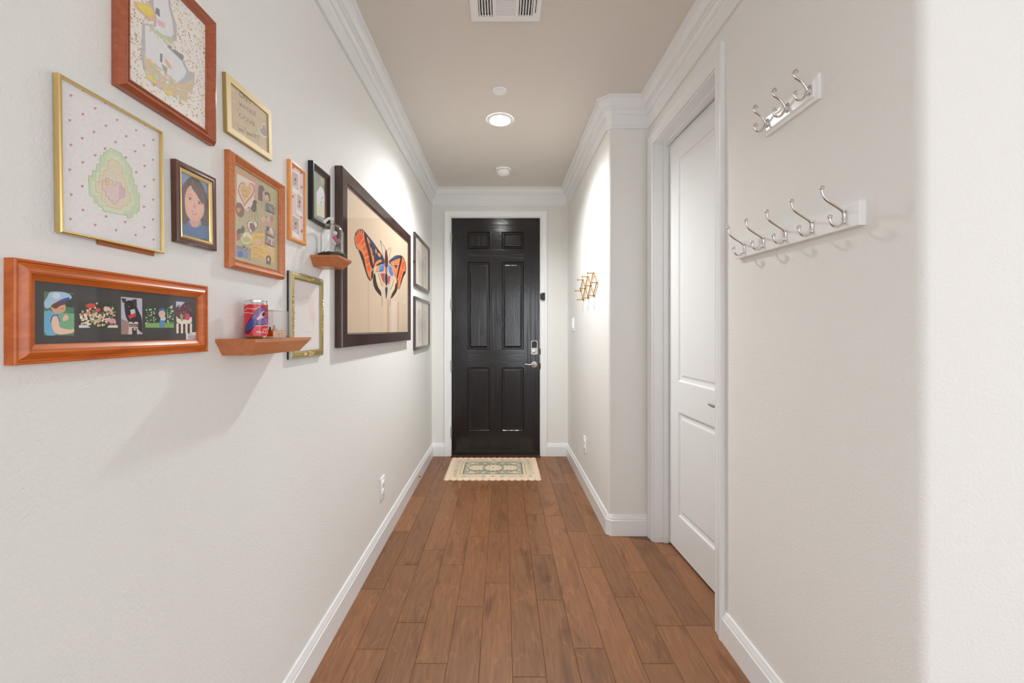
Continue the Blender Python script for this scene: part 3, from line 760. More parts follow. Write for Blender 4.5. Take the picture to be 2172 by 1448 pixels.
# --- pale gold frame with handwriting, hung a little crooked
flatp = [(0, 0), (0, .010), (.0015, .0115), (.017, .0115), (.018, .0105), (.018, .004)]
P = Pic([(481.5, 155.8), (576.7, 238.8), (573.4, 340.2), (477, 275.8)], .009, flatp, [M['champagne'], M['champagneside']],
        'small pale gold frame with handwriting on tan paper, hung a little crooked', art_n=.007, mis=[1, 0, 0, 0, 1])
A = P.art(470, 150, 7.24); P.bg(A, (206, 188, 160))
for k in range(90):
    x, y = random.uniform(150, 710), random.uniform(250, 1250)
    A.ell(x, y, random.uniform(15, 60), random.uniform(8, 26), random.choice([(214, 198, 172), (198, 178, 150), (210, 190, 166), (204, 184, 152)]), 0 if k % 2 else 0.5, .7, 9)
ink = (132, 119, 110)
for i, (tx, x0, y0, ex, ey, fx, fy) in enumerate([('GREY', 262, 385, 190, 140, 0, -78), ('WHALE', 262, 540, 262, 165, 0, -72), ('COVE', 258, 700, 250, 165, 0, -66), ('best', 248, 905, 90, 48, 0, -60), ('beach !!', 385, 980, 190, 72, 0, -62)]):
    A.text(tx, x0, y0, ex, ey, fx, fy, ink, 3)
wh = [(552, 880), (600, 890), (625, 810), (660, 800), (690, 900), (708, 960), (700, 1030), (640, 1015), (590, 970)]
A.poly(wh, (226, 222, 214), 2); A.poly(mid(wh, .8), (172, 162, 156), 3)
A.line([(340, 830), (325, 790)], 3, (226, 220, 206), 4); A.line([(415, 650), (410, 580)], 4, (230, 226, 214), 4); A.line([(505, 760), (500, 690)], 4, (228, 222, 210), 4)
A.build('artwork', M['print'], P.t)

# --- small walnut frame with a school portrait
port = [(0, 0), (0, .012), (.002, .0136), (.006, .0125), (.010, .0135), (.013, .0115), (.0145, .0125), (.019, .010), (.021, .0085), (.021, .004)]
P = Pic([(375.6, 337.4), (460.3, 379.6), (458.9, 532.7), (374.8, 511.5)], .0136, port, [M['wood_dark'], M['brass']],
        'small walnut frame with gold inner lip holding a portrait of a child in blue', art_n=.006, mis=[0, 0, 0, 0, 0, 1, 1, 1, 1])
A = P.art(340, 320, 5.171); P.bg(A, (116, 134, 172)); A.smooth = True
A.ell(330, 260, 150, 120, (132, 148, 184), 0, .3); A.ell(500, 480, 90, 200, (126, 142, 180), 0)
hair = [(310, 292), (360, 286), (420, 315), (470, 390), (500, 480), (530, 600), (535, 740), (520, 820), (495, 860), (450, 820), (440, 740), (330, 760), (290, 770), (275, 830), (230, 770), (212, 700), (205, 560), (220, 430), (260, 350)]
A.poly(hair, (84, 66, 62), 1)
for k in range(46):
    t = random.random(); x0_ = 330 + t * 180 if k % 3 else 225 + t * 50; y0_ = 300 + t * 170 if k % 3 else 420 + t * 40
    A.line([(x0_, y0_), (x0_ + 26 - 20 * (k % 3 == 0), y0_ + 120), (x0_ + 20 - 30 * (k % 3 == 0), y0_ + 330)], 3, random.choice([(104, 84, 76), (72, 56, 54), (118, 96, 86)]), 1.2)
A.poly([(225, 430), (262, 350), (300, 310), (290, 400), (265, 520), (280, 640), (300, 740), (275, 830), (225, 760), (212, 640)], (96, 76, 70), 2)
A.poly([(205, 690), (240, 780), (300, 760), (330, 830), (400, 845), (445, 810), (530, 830), (545, 1030), (205, 940)], (78, 108, 150), 1.5)
A.poly([(315, 720), (430, 740), (430, 790), (405, 835), (355, 835), (325, 800)], (206, 156, 138), 2)
face = [(300, 400), (330, 372), (370, 420), (420, 480), (460, 540), (478, 600), (476, 680), (452, 738), (408, 768), (358, 768), (312, 742), (280, 690), (264, 600), (264, 500), (280, 440)]
A.poly(face, (216, 166, 146), 3); A.poly(mid(face, .74), (222, 174, 154), 4)
A.poly([(330, 372), (400, 380), (460, 470), (470, 600), (440, 560), (390, 470), (350, 420)], (98, 76, 70), 5)
for ex_, ey_ in ((322, 520), (424, 566)):
    A.ell(ex_, ey_, 23, 16, (212, 190, 180), 5, .42); A.ell(ex_ + 1, ey_ + 1, 14, 15, (112, 90, 80), 6); A.ell(ex_ + 1, ey_ + 1, 7, 8, (76, 60, 56), 6.5); A.ell(ex_ + 4, ey_ - 4, 4, 4, (226, 220, 216), 7); A.line([(ex_ - 24, ey_ + 12), (ex_, ey_ + 20), (ex_ + 22, ey_ + 16)], 4, (180, 128, 112), 5)
    A.line([(ex_ - 25, ey_ - 17), (ex_ - 4, ey_ - 19), (ex_ + 25, ey_ + 3)], 4, (104, 78, 68), 6)
    A.line([(ex_ - 28, ey_ - 48), (ex_, ey_ - 46), (ex_ + 30, ey_ - 26)], 5, (160, 120, 104), 4.5)
A.poly([(366, 560), (392, 620), (376, 632), (350, 612)], (206, 154, 136), 5)
A.poly([(332, 654), (352, 656), (372, 664), (404, 688), (394, 704), (368, 706), (345, 690)], (200, 130, 122), 5); A.poly([(346, 664), (370, 672), (390, 688), (372, 690), (352, 680)], (222, 198, 190), 6)
A.line([(330, 840), (370, 870), (430, 860), (460, 820)], 8, (66, 92, 132), 6)
A.line([(270, 880), (380, 930), (470, 920)], 5, (66, 94, 136), 6); A.line([(475, 850), (480, 980)], 5, (66, 92, 134), 6); A.poly([(430, 960), (500, 960), (520, 1010), (440, 1000)], (54, 62, 84), 5)
A.build('artwork', M['print'], P.t)

# --- terracotta frame with the collage
P = Pic([(487, 318), (603, 393.5), (599, 592.7), (484, 567)], .0125, wedge, M['wood_mid'],
        'terracotta wooden frame with a crowded collage of hearts and small photos', tilt=0, art_n=.008)
A = P.art(485, 340, 5.792); P.bg(A, (186, 176, 140)); A.veil = (.14, (206, 196, 178))
for k in range(13):
    A.line([(95 + k * 38, 60), (90 + k * 38, 1320)], 11, (172, 168, 126), .3); A.line([(90, 200 + k * 85), (570, 420 + k * 76)], 11, (178, 166, 130), .6)
A.poly([(100, 95), (350, 250), (350, 300), (100, 160)], (204, 150, 120), 1)
A.poly([(100, 160), (320, 280), (310, 520), (230, 620), (95, 500)], (226, 214, 198), 2)
A.heart(210, 400, 108, 165, (206, 140, 128), 3, .12); A.heart(208, 392, 84, 130, (226, 206, 186), 4, .12); A.heart(206, 388, 70, 108, (216, 176, 116), 5, .12)
A.line([(165, 360), (190, 370), (215, 385)], 5, (150, 100, 70), 6); A.line([(190, 430), (235, 450)], 4, (170, 110, 80), 6); A.line([(250, 390), (265, 410)], 8, (226, 150, 90), 6)
A.poly([(320, 250), (360, 275), (350, 480), (320, 460)], (208, 150, 142), 3)
A.smooth = True
A.poly([(360, 300), (420, 310), (440, 370), (420, 460), (400, 560), (360, 530)], (96, 84, 78), 3); A.poly([(410, 370), (440, 385), (440, 450), (420, 480)], (204, 168, 150), 4)
A.poly([(440, 380), (500, 400), (515, 510), (480, 490), (440, 440)], (80, 68, 64), 4); A.poly([(436, 430), (480, 420), (500, 490), (455, 490)], (214, 174, 158), 5)
A.smooth = False
A.poly([(355, 480), (435, 520), (430, 575), (355, 540)], (178, 160, 134), 4)
A.ell(318, 520, 26, 34, (70, 62, 60), 5); A.ell(308, 585, 34, 52, (76, 68, 66), 5)
for q in [[(250, 590), (280, 570), (250, 640)], [(285, 640), (275, 705)], [(320, 640), (320, 730)], [(335, 600), (355, 700)]]: A.line(q, 6, (140, 92, 78), 5)
A.ell(135, 610, 52, 95, (128, 76, 72), 3, -.2); A.heart(120, 610, 26, 40, (204, 140, 80), 4)
A.heart(285, 815, 70, 96, (132, 86, 76), 4, .2); A.heart(285, 812, 60, 84, (224, 210, 202), 5, .2); A.poly([(255, 770), (300, 770), (330, 830), (290, 880), (255, 830)], (120, 88, 88), 6)
A.ell(215, 955, 66, 72, (222, 216, 190), 4); A.ell(215, 975, 56, 36, (186, 180, 110), 5)
A.poly([(95, 860), (125, 900), (140, 970), (95, 990)], (170, 70, 66), 4); A.ell(130, 870, 30, 34, (58, 52, 52), 4); A.ell(172, 850, 22, 46, (70, 64, 62), 4)
A.poly([(90, 1040), (275, 1080), (265, 1220), (90, 1185)], (124, 118, 110), 3); A.poly([(92, 1080), (215, 1110), (210, 1205), (92, 1180)], (98, 138, 196), 4); A.ell(140, 1150, 34, 40, (70, 100, 150), 5)
A.ell(185, 1062, 16, 20, (70, 66, 64), 5); A.poly([(228, 1100), (270, 1100), (265, 1240), (225, 1220)], (150, 146, 138), 5)
yl = (224, 184, 92)
A.poly([(280, 900), (440, 890), (430, 1040), (560, 1070), (555, 1260), (275, 1190), (270, 1030)], yl, 3)
A.poly([(320, 920), (430, 940), (400, 1060), (300, 1030)], (206, 170, 84), 4); A.poly([(330, 960), (390, 960), (400, 1020), (350, 1040), (310, 1020)], (222, 178, 150), 5); A.poly([(350, 860), (430, 870), (410, 900)], (222, 130, 96), 5)
for k in range(6): A.line([(285, 1060 + k * 26), (400 + (k % 3) * 22, 1085 + k * 27)], 4, (140, 104, 50), 5)
A.ell(500, 1110, 30, 50, (226, 180, 150), 5); A.poly([(455, 1190), (490, 1160), (520, 1200), (510, 1290), (460, 1270)], (78, 70, 72), 6); A.ell(485, 1215, 16, 24, (206, 170, 156), 7)
for (y0, cc) in ((510, (116, 114, 116)), (800, (190, 150, 142)), (915, (196, 184, 182))):
    A.poly([(448, y0), (570, y0 + 55), (568, y0 + 160), (445, y0 + 110)], (48, 44, 44), 5); A.poly([(472, y0 + 14), (558, y0 + 56), (556, y0 + 145), (470, y0 + 98)], cc, 6)
    for k in range(6):
        A.rect(452, y0 + 4 + k * 18, 462, y0 + 13 + k * 18, (222, 216, 208), 6); A.rect(559, y0 + 52 + k * 18, 567, y0 + 61 + k * 18, (222, 216, 208), 7)
A.line([(500, 570), (530, 630)], 6, (190, 188, 188), 7); A.poly([(500, 830), (530, 830), (545, 910), (510, 900)], (226, 206, 200), 7); A.ell(480, 840, 12, 30, (60, 48, 48), 7)
for k in range(4): A.ell(488 + k * 18, 995 + k * 8, 8, 34, [(168, 90, 100), (120, 70, 84), (214, 190, 186), (150, 110, 120)][k], 7)
for k in range(70):                                   # confetti, hearts and pen marks over the paper
    x = random.uniform(100, 560); y = random.uniform(180 + (x - 100) * .5, 1180 + (x - 100) * .25); q = random.random()
    if q < .45: A.ell(x, y, random.uniform(3, 8), random.uniform(4, 10), random.choice([(206, 140, 128), (226, 200, 150), (150, 120, 104), (230, 214, 200), (170, 150, 110), (196, 110, 100)]), 7.5, 0, 7)
    elif q < .6: A.heart(x, y, 9, 13, random.choice([(200, 110, 104), (222, 160, 140), (140, 76, 76)]), 7.5)
    else: A.line([(x, y), (x + 12, y + random.uniform(-6, 16)), (x + 22, y + random.uniform(0, 22)), (x + 34, y + random.uniform(4, 24))], 3, random.choice([(128, 98, 80), (160, 110, 90), (100, 88, 82)]), 7.5)
for k in range(16):
    a_ = 2 * PI * k / 16; A.ell(210 + 100 * math.cos(a_), 400 + 150 * math.sin(a_), 5, 7, (232, 206, 196), 4.5, 0, 6)
for cx_, cy_ in ((400, 350), (480, 450), (318, 545), (150, 900)):
    for k in range(9): A.line([(cx_ - 22 + k * 5, cy_ - 46 + k * 3), (cx_ - 26 + k * 6, cy_ + 50)], 2.5, random.choice([(112, 92, 80), (86, 72, 68), (130, 104, 92)]), 4.6)
A.poly([(375, 740), (545, 690), (545, 790), (380, 810)], (200, 152, 132), 6); A.ell(420, 720, 36, 46, (196, 160, 146), 7); A.ell(420, 722, 26, 34, (212, 178, 164), 8); A.ell(480, 720, 24, 36, (178, 186, 180), 7); A.ell(528, 715, 20, 40, (196, 120, 110), 7)
A.build('artwork', M['print'], P.t)

# --- narrow honey frame with a strip of instant photos
roundp = [(0, 0), (0, .009), (.0025, .0125), (.006, .0135), (.0095, .0125), (.012, .010), (.012, .004)]
P = Pic([(615.2, 334.5), (648.6, 365.7), (649.8, 522.8), (615.2, 505.5)], .011, roundp, M['wood_light'],
        'tall narrow honey wood frame with instant photos on pink heart paper', tilt=0, art_n=.007)
A = P.art(590, 320, 5.365); P.bg(A, (226, 204, 200))
for x, y in [(262, 250), (262, 415), (166, 520), (262, 750), (266, 915), (220, 975), (168, 190)]: A.heart(x, y, 12, 24, (184, 112, 106), 1, .2)
for x0, y0, pw in ((150, 205, 84), (205, 462, 72), (150, 708, 92)):
    sl = 0.62
    A.poly([(x0, y0), (x0 + pw, y0 + pw * sl), (x0 + pw, y0 + pw * sl + 250), (x0, y0 + 245)], (234, 232, 230), 2)
    A.poly([(x0 + 9, y0 + 22), (x0 + pw - 8, y0 + pw * sl + 14), (x0 + pw - 8, y0 + pw * sl + 195), (x0 + 9, y0 + 190)], (196, 176, 172), 3)
    cx = x0 + pw * .52
    A.ell(cx, y0 + 120, 9, 18, (108, 84, 82), 5); A.poly([(cx - 22, y0 + 215), (cx - 12, y0 + 145), (cx + 12, y0 + 150), (cx + 22, y0 + 222)], (216, 204, 206), 4); A.poly([(cx - 14, y0 + 150), (cx + 10, y0 + 155), (cx + 6, y0 + 185), (cx - 10, y0 + 180)], (170, 132, 132), 5)
A.build('artwork', M['print'], P.t)

# --- black frame with rusty lip and white peak
revp = [(0, 0), (0, .016), (.002, .0195), (.006, .020), (.016, .0145), (.0185, .012), (.022, .0105), (.022, .003)]
P = Pic([(664, 341), (700.3, 370.3), (701.8, 484.5), (664.5, 467)], .02, revp, [M['blackframe'], M['rust']],
        'small black frame with rust inner lip and a white peaked picture', tilt=0, art_n=.006, mis=[0, 0, 0, 0, 0, 1, 1])
A = P.art(590, 320, 5.365); P.bg(A, (150, 160, 136))
A.poly([(425, 180), (575, 300), (575, 420), (425, 300)], (166, 174, 156), 1); A.ell(540, 460, 40, 90, (128, 146, 100), 1); A.ell(450, 300, 30, 60, (140, 150, 140), 1)
A.poly([(436, 470), (475, 403), (510, 430), (535, 520), (560, 610), (560, 780), (436, 730)], (222, 222, 226), 2)
A.poly([(436, 600), (500, 610), (545, 640), (556, 770), (436, 725)], (216, 214, 186), 3)
for k in range(14): A.ell(random.uniform(445, 545), random.uniform(500, 740), 10, 14, random.choice([(206, 212, 220), (212, 214, 190), (200, 206, 196), (188, 196, 190)]), 4)
A.build('artwork', M['print'], P.t)

# --- large ebony frame with the moth
deep = [(0, 0), (0, .030), (.002, .033), (.004, .034), (.056, .034), (.060, .032), (.064, .031), (.064, .018)]
P = Pic([(726.4, 354.5), (871.5, 498), (871.5, 718.5), (726.4, 743)], .034, deep, M['wood_ebony'],
        'large glossy ebony frame with a poster of an orange and blue moth', tilt=0, art_n=.024)
A = P.art(740, 470, 7.62); P.bg(A, (216, 194, 168)); A.smooth = True
B = P.flat()
for k, (x, w_, c) in enumerate([(-.31, .03, (206, 184, 158)), (.06, .05, (198, 166, 138)), (.16, .13, (222, 204, 184)), (.30, .05, (204, 176, 150)), (.44, .10, (212, 190, 168))]):
    B.rect(x, -P.iy, x + w_, -.13 if k else P.iy * .2, c, 1)
for k in range(0): B.ell(random.uniform(-P.ix, P.ix), random.uniform(-P.iy, P.iy), random.uniform(.03, .12), random.uniform(.002, .005), random.choice([(210, 188, 162), (222, 202, 178), (208, 184, 158)]), 1.4, 0, 8)
A.take(B)
NV, ORG, DOR, BR, CR, BL, BK = (50, 60, 82), (222, 132, 82), (226, 92, 44), (62, 36, 34), (222, 206, 168), (82, 126, 186), (34, 34, 38)
A.poly([(185, 118), (140, 135), (105, 180), (90, 260), (95, 350), (120, 430), (150, 445), (185, 560), (230, 680), (262, 790), (300, 910), (340, 960), (370, 940), (390, 880), (398, 800), (400, 740), (420, 720), (575, 690), (575, 620), (540, 540), (470, 440), (400, 340), (320, 240), (260, 165), (225, 125)], NV, 3)
A.poly([(185, 126), (145, 142), (112, 186), (97, 260), (102, 348), (126, 425), (158, 446), (210, 560), (240, 660), (270, 790), (305, 900), (340, 950), (366, 930), (384, 880), (390, 800), (392, 740), (400, 620), (370, 520), (345, 420), (320, 330), (285, 240), (245, 165), (220, 132)], ORG, 4)
A.poly([(270, 190), (330, 250), (410, 350), (470, 450), (545, 560), (575, 640), (520, 650), (430, 600), (390, 600), (370, 520), (350, 420), (330, 330), (290, 250)], NV, 5)
A.poly([(240, 150), (272, 190), (305, 320), (345, 470), (375, 620), (398, 740), (378, 765), (345, 700), (320, 560), (280, 420), (252, 280)], BR, 6)
A.poly([(145, 440), (200, 480), (240, 570), (262, 680), (285, 800), (320, 900), (355, 945), (340, 960), (300, 910), (262, 800), (210, 620), (160, 490)], BR, 6)
for q in [[(120, 215), (215, 190), (232, 250), (190, 330), (140, 380), (110, 330)], [(188, 330), (250, 275), (265, 335), (215, 400)], [(222, 430), (272, 382), (295, 440), (247, 490)], [(252, 520), (302, 472), (316, 540), (267, 580)], [(272, 612), (322, 582), (336, 650), (292, 690)], [(290, 720), (335, 690), (340, 780), (310, 800)]]: A.poly(q, DOR, 6)
for q in [[(140, 395), (235, 270)], [(190, 425), (275, 345)], [(235, 505), (300, 450)], [(258, 590), (322, 555)], [(275, 700), (338, 665)]]: A.line(q, 6, (236, 176, 124), 7)
for q in [[(150, 150), (140, 200)], [(185, 128), (182, 180)], [(215, 130), (222, 190)], [(120, 180), (112, 225)]]: A.line(q, 12, BK, 7)
A.ell(373, 855, 20, 82, (220, 150, 90), 7, .06); A.ell(375, 855, 16, 76, BK, 8, .06)
A.ell(315, 310, 16, 60, (224, 146, 84), 7, -.35); A.ell(437, 478, 13, 42, (222, 146, 82), 7, -.1); A.ell(488, 535, 22, 40, (222, 146, 82), 7, -.5); A.ell(365, 470, 9, 60, (214, 140, 86), 7, -.25); A.ell(395, 600, 12, 70, (222, 140, 80), 7, -.1)
A.line([(385, 395), (400, 440), (390, 500)], 10, (120, 60, 60), 7); A.line([(340, 300), (430, 420)], 8, (84, 100, 132), 7)
A.poly([(405, 720), (430, 650), (500, 610), (535, 625), (520, 650), (460, 680), (420, 730)], (226, 142, 78), 7)
A.poly([(425, 830), (450, 730), (520, 690), (575, 680), (578, 1000), (555, 1100), (500, 1080), (440, 930)], (206, 182, 164), 5)
A.poly([(425, 800), (460, 720), (515, 690), (480, 770), (440, 805)], (222, 146, 84), 7); A.poly([(480, 790), (520, 700), (572, 682), (575, 760), (545, 805), (490, 802)], BL, 7); A.line([(430, 815), (490, 800), (545, 805)], 7, NV, 8)
A.poly([(395, 860), (410, 820), (430, 870), (440, 960), (470, 1060), (520, 1130), (525, 1215), (480, 1170), (430, 1110), (395, 1030), (385, 940)], BR, 6)
A.poly([(430, 830), (462, 810), (502, 870), (532, 980), (557, 1060), (550, 1100), (510, 1080), (470, 1010), (440, 930)], CR, 7); A.line([(468, 835), (490, 900), (512, 970), (540, 1050)], 8, NV, 8)
A.poly([(505, 840), (577, 830), (580, 1000), (540, 950)], (176, 78, 82), 7)
A.poly([(640, 640), (690, 590), (750, 545), (830, 538), (880, 578), (912, 660), (922, 740), (912, 840), (880, 890), (850, 990), (820, 1080), (800, 1092), (790, 1060), (775, 960), (740, 830), (700, 720), (650, 670)], NV, 3)
A.poly([(660, 650), (720, 620), (830, 590), (850, 560), (876, 585), (905, 660), (915, 740), (905, 830), (870, 890), (845, 980), (815, 1072), (800, 1080), (782, 960), (745, 820), (705, 715)], ORG, 4)
A.poly([(640, 645), (690, 592), (750, 548), (830, 545), (826, 590), (760, 602), (700, 640), (650, 660)], NV, 5); A.line([(700, 590), (780, 565)], 8, (96, 126, 170), 6)
A.poly([(835, 545), (862, 560), (852, 650), (822, 760), (802, 860), (782, 940), (770, 900), (790, 780), (815, 680)], BR, 6)
A.poly([(908, 800), (895, 860), (860, 940), (835, 1020), (828, 1010), (850, 920), (870, 830), (890, 795)], BR, 6)
A.poly([(862, 640), (895, 650), (905, 730), (870, 780), (848, 740)], DOR, 6); A.poly([(838, 770), (860, 790), (845, 860), (822, 880)], DOR, 6); A.poly([(815, 880), (835, 880), (825, 960), (808, 960)], DOR, 6)
A.poly([(730, 700), (790, 700), (760, 762)], NV, 6); A.line([(650, 690), (800, 690)], 6, (150, 170, 196), 7); A.line([(745, 610), (740, 700)], 6, NV, 6); A.line([(775, 600), (780, 690)], 6, NV, 6)
A.ell(783, 985, 12, 68, (220, 150, 90), 7); A.ell(783, 985, 9, 62, BK, 8)
A.poly([(630, 690), (690, 700), (740, 880), (755, 960), (690, 1120), (655, 1150), (632, 1010)], (206, 182, 164), 5)
A.poly([(690, 700), (720, 740), (752, 880), (742, 905), (720, 860)], (222, 146, 84), 6); A.poly([(635, 700), (670, 700), (706, 780), (716, 872), (690, 880), (655, 840), (640, 770)], BL, 7)
A.poly([(660, 1060), (680, 980), (720, 920), (745, 910), (752, 980), (720, 1060), (690, 1130), (660, 1150)], CR, 7); A.line([(730, 930), (705, 1020), (670, 1100)], 8, NV, 8)
A.poly([(750, 1000), (790, 960), (785, 1100), (740, 1180), (680, 1250), (675, 1220), (700, 1150), (740, 1090)], BR, 6); A.poly([(630, 880), (672, 880), (652, 1000), (632, 1010)], (176, 78, 82), 7)
A.poly([(585, 470), (597, 440), (610, 470), (626, 560), (634, 640), (628, 730), (605, 750), (580, 730), (576, 640), (580, 560)], (92, 48, 38), 9)
A.poly([(583, 745), (622, 745), (620, 830), (585, 830)], (176, 100, 70), 9); A.poly([(583, 845), (600, 825), (620, 845), (627, 940), (622, 1025), (595, 1030), (582, 950)], (44, 46, 54), 10); A.poly([(584, 1030), (622, 1030), (620, 1055), (586, 1055)], (214, 160, 120), 9)
A.poly([(583, 1058), (627, 1055), (622, 1120), (606, 1250), (599, 1250), (588, 1150)], (52, 60, 78), 10); A.line([(570, 690), (640, 690)], 8, (140, 60, 56), 10)
for q in [[(590, 455), (565, 395), (500, 295)], [(505, 300), (530, 430), (552, 560)], [(615, 485), (645, 435), (680, 418)], [(682, 440), (660, 530), (650, 600)]]: A.line(q, 5, (74, 58, 52), 9)
for k in range(260):
    x, y = random.uniform(90, 920), random.uniform(120, 1090)
    if 400 < x < 760: continue
    lf = x < 400; u_ = (x - 90) / 310 if lf else (x - 780) / 140
    lo_ = 130 + abs(u_ - .3) * 260 if lf else 560 + u_ * 40; hi_ = 420 + u_ * 520 if lf else 1040 - u_ * 260
    if lo_ + 30 < y < hi_ - 20: A.ell(x, y, random.uniform(2, 5), random.uniform(3, 9), random.choice([(120, 50, 30), (70, 40, 36), (150, 66, 38), (240, 180, 120)]), 8, random.random(), 6)
for k in range(60):
    x, y = random.uniform(290, 560), random.uniform(230, 640)
    if y > 230 + (x - 290) * 1.35 and y < 330 + (x - 290) * 1.1: A.line([(x, y), (x + random.uniform(8, 40), y + random.uniform(5, 50))], 4, random.choice([(96, 116, 150), (30, 40, 62), (130, 146, 170), (120, 60, 60)]), 8)
for k in range(70):
    x, y = random.choice([(random.uniform(490, 570), random.uniform(690, 795)), (random.uniform(640, 705), random.uniform(705, 860))])
    if x < 600: ok = y < 805 - abs(x - 530) * .4 and x > 480 + (795 - y) * .35
    else: ok = abs((x - 640) - (y - 700) * .33) < 22
    if ok: A.ell(x, y, 4, 14, random.choice([(110, 152, 204), (62, 100, 160), (140, 170, 210)]), 8, .4, 6)
A.line([(185, 118), (140, 135), (105, 180), (90, 260), (95, 350), (120, 430), (150, 445)], 5, (60, 40, 44), 9)
A.line([(830, 538), (880, 578), (912, 660), (922, 740), (912, 840)], 5, (60, 40, 44), 9)
A.line([(528, 1215), (540, 1290), (530, 1370)], 5, (84, 66, 60), 9); A.line([(662, 1215), (668, 1370)], 4, (84, 66, 60), 9)
A.rect(884, 1290, 906, 1440, (226, 218, 204), 5); A.line([(895, 1310), (895, 1400)], 6, (120, 100, 90), 6); A.rect(890, 1412, 900, 1430, (90, 60, 50), 6)
A.build('artwork', M['print'], P.t)

# --- pair of dark frames with pale moths in two halves
dk = [(0, 0), (0, .015), (.002, .0175), (.022, .018), (.024, .016), (.025, .013), (.025, .004)]
for q, lab, low in (([(881, 494.5), (911.7, 523.3), (911.7, 621.3), (881, 606.5)], 'dark brown frame with a pale grey moth, upper one past the big moth poster', 0),
                    ([(881, 629.5), (912.4, 638.7), (911.9, 734.4), (880.5, 744.3)], 'dark brown frame with a faint moth, lower one past the big moth poster', 1)):
    P = Pic(q, .018, dk, M['wood_black'], lab, tilt=0, art_n=.008)
    A = P.flat(); P.bg(A, (214, 204, 190)); ix, iy = P.ix, P.iy
    A.rect(.0, -iy, ix, iy, (206, 194, 176), 1); A.rect(-.004, -iy, .004, iy, (142, 128, 112), 2)
    for k in range(5): A.rect(-ix + k * ix * .4 + .02, -iy, -ix + k * ix * .4 + .026, iy, (220, 212, 198), 1.5)
    for sg in (-1, 1):
        if not low: pts = [(.01, .02), (.05, .05), (.11, .10), (.17, .115), (.21, .09), (.21, .03), (.17, -.06), (.12, -.14), (.08, -.18), (.05, -.17), (.03, -.10), (.01, -.02)]
        else: pts = [(0.01, -.02), (.04, .06), (.10, .12), (.16, .13), (.20, .08), (.21, .0), (.18, -.08), (.14, -.15), (.08, -.17), (.03, -.10)]
        pts = [(sg * x * 1.0, y) for x, y in pts]
        A.poly(pts, (178, 170, 164), 3); A.poly(mid(pts, .78), (192, 184, 176), 4); A.poly(mid(pts, .45), (170, 164, 160), 5)
        for k in range(4): A.line([(sg * .03, -.01), (sg * (.10 + k * .035), .09 - k * .06)], .003, (150, 142, 136), 6)
    A.ell(0, 0, .008, .05, (140, 128, 120), 6)
    A.build('artwork', M['print'], P.t)
    if not low:
        mb = MB(); mb.sphere((-P.w / 2 - .006, -.02, .012), .007); mb.tube([(-P.w / 2 - .006, -.02, .0), (-P.w / 2 - .006, -.02, .012)], .003); mb.build('side_clip', M['black'], P.t)

# --- long orange frame with five photos in a black mat
lp = [(0, 0), (0, .0145), (.0015, .0157), (.0035, .0157), (.005, .0125), (.007, .0130), (.012, .0172), (.017, .0190), (.0205, .0178), (.0215, .0160), (.027, .0125), (.030, .0115), (.030, .004)]
P = Pic([(27.5, 547), (441.5, 606.2), (441.5, 743.9), (32.8, 776.7)], .0157, lp, M['wood_orange'],
        'long orange-brown frame with five small photos in a black mat', tilt=0, art_n=.0075)
A = P.flat(-.0006); P.bg(A, (66, 62, 62)); A.build('mat_board', M['print'], P.t)
def photo():
    a = P.art(0, 530, 4.722); a.smooth = True; return a
a = photo()
a.poly([(437, 415), (738, 435), (740, 855), (437, 857)], (84, 126, 96), 1); a.poly([(437, 610), (740, 640), (740, 800), (437, 820)], (120, 176, 134), 2); a.poly([(560, 440), (738, 445), (738, 580), (600, 560)], (52, 70, 60), 2)
a.poly([(470, 470), (492, 420), (560, 415), (640, 422), (690, 440), (720, 470), (700, 500), (640, 500), (580, 530), (520, 560), (470, 590), (440, 570), (437, 520)], (168, 198, 222), 4); a.poly([(560, 520), (620, 490), (690, 470), (700, 500), (630, 515), (570, 540)], (62, 86, 170), 5); a.ell(560, 460, 40, 30, (206, 222, 232), 5)
a.poly([(500, 560), (560, 530), (640, 515), (655, 560), (650, 610), (620, 630), (560, 640), (520, 610)], (212, 164, 136), 4); a.poly([(500, 560), (560, 520), (650, 515), (680, 540), (600, 555), (560, 590), (530, 580)], (104, 64, 50), 5); a.line([(605, 585), (635, 590)], 5, (90, 54, 46), 6)
a.poly([(480, 600), (530, 620), (560, 640), (600, 650), (590, 700), (600, 760), (560, 857), (437, 857), (437, 640)], (110, 176, 206), 4); a.poly([(520, 670), (560, 655), (585, 690), (590, 780), (700, 800), (738, 785), (740, 830), (600, 850), (540, 830), (510, 760)], (232, 196, 172), 6)
a.poly([(620, 690), (650, 640), (685, 670), (680, 700), (630, 715)], (230, 190, 166), 5); a.line([(500, 720), (520, 660), (570, 650), (595, 720)], 8, (52, 70, 110), 7)
a.build('photo', M['print'], P.t)['label'] = 'photo of a child in a blue sun hat'
a = photo(); a.poly([(782, 512), (1172, 530), (1174, 778), (784, 780)], (56, 58, 46), 1)
for k in range(150):
    x, y = random.gauss(980, 100), random.gauss(680, 55)
    if 800 < x < 1160 and 530 < y < 760: a.ell(x, y, random.uniform(8, 20), random.uniform(8, 18), random.choice([(226, 206, 182), (236, 226, 206), (220, 178, 160), (206, 190, 140), (116, 120, 76), (84, 96, 60), (224, 196, 186)]), 2 + (k % 5) * .4, 0, 7)
a.ell(905, 558, 46, 24, (214, 62, 44), 5); a.ell(975, 600, 26, 18, (220, 84, 80), 5); a.ell(880, 630, 24, 18, (224, 130, 80), 5); a.ell(1120, 710, 36, 26, (222, 150, 170), 5); a.ell(1055, 590, 24, 26, (226, 196, 190), 5)
a.poly([(784, 752), (870, 752), (900, 778), (784, 780)], (214, 216, 222), 6); a.poly([(1080, 755), (1174, 752), (1174, 778), (1070, 778)], (222, 214, 206), 6)
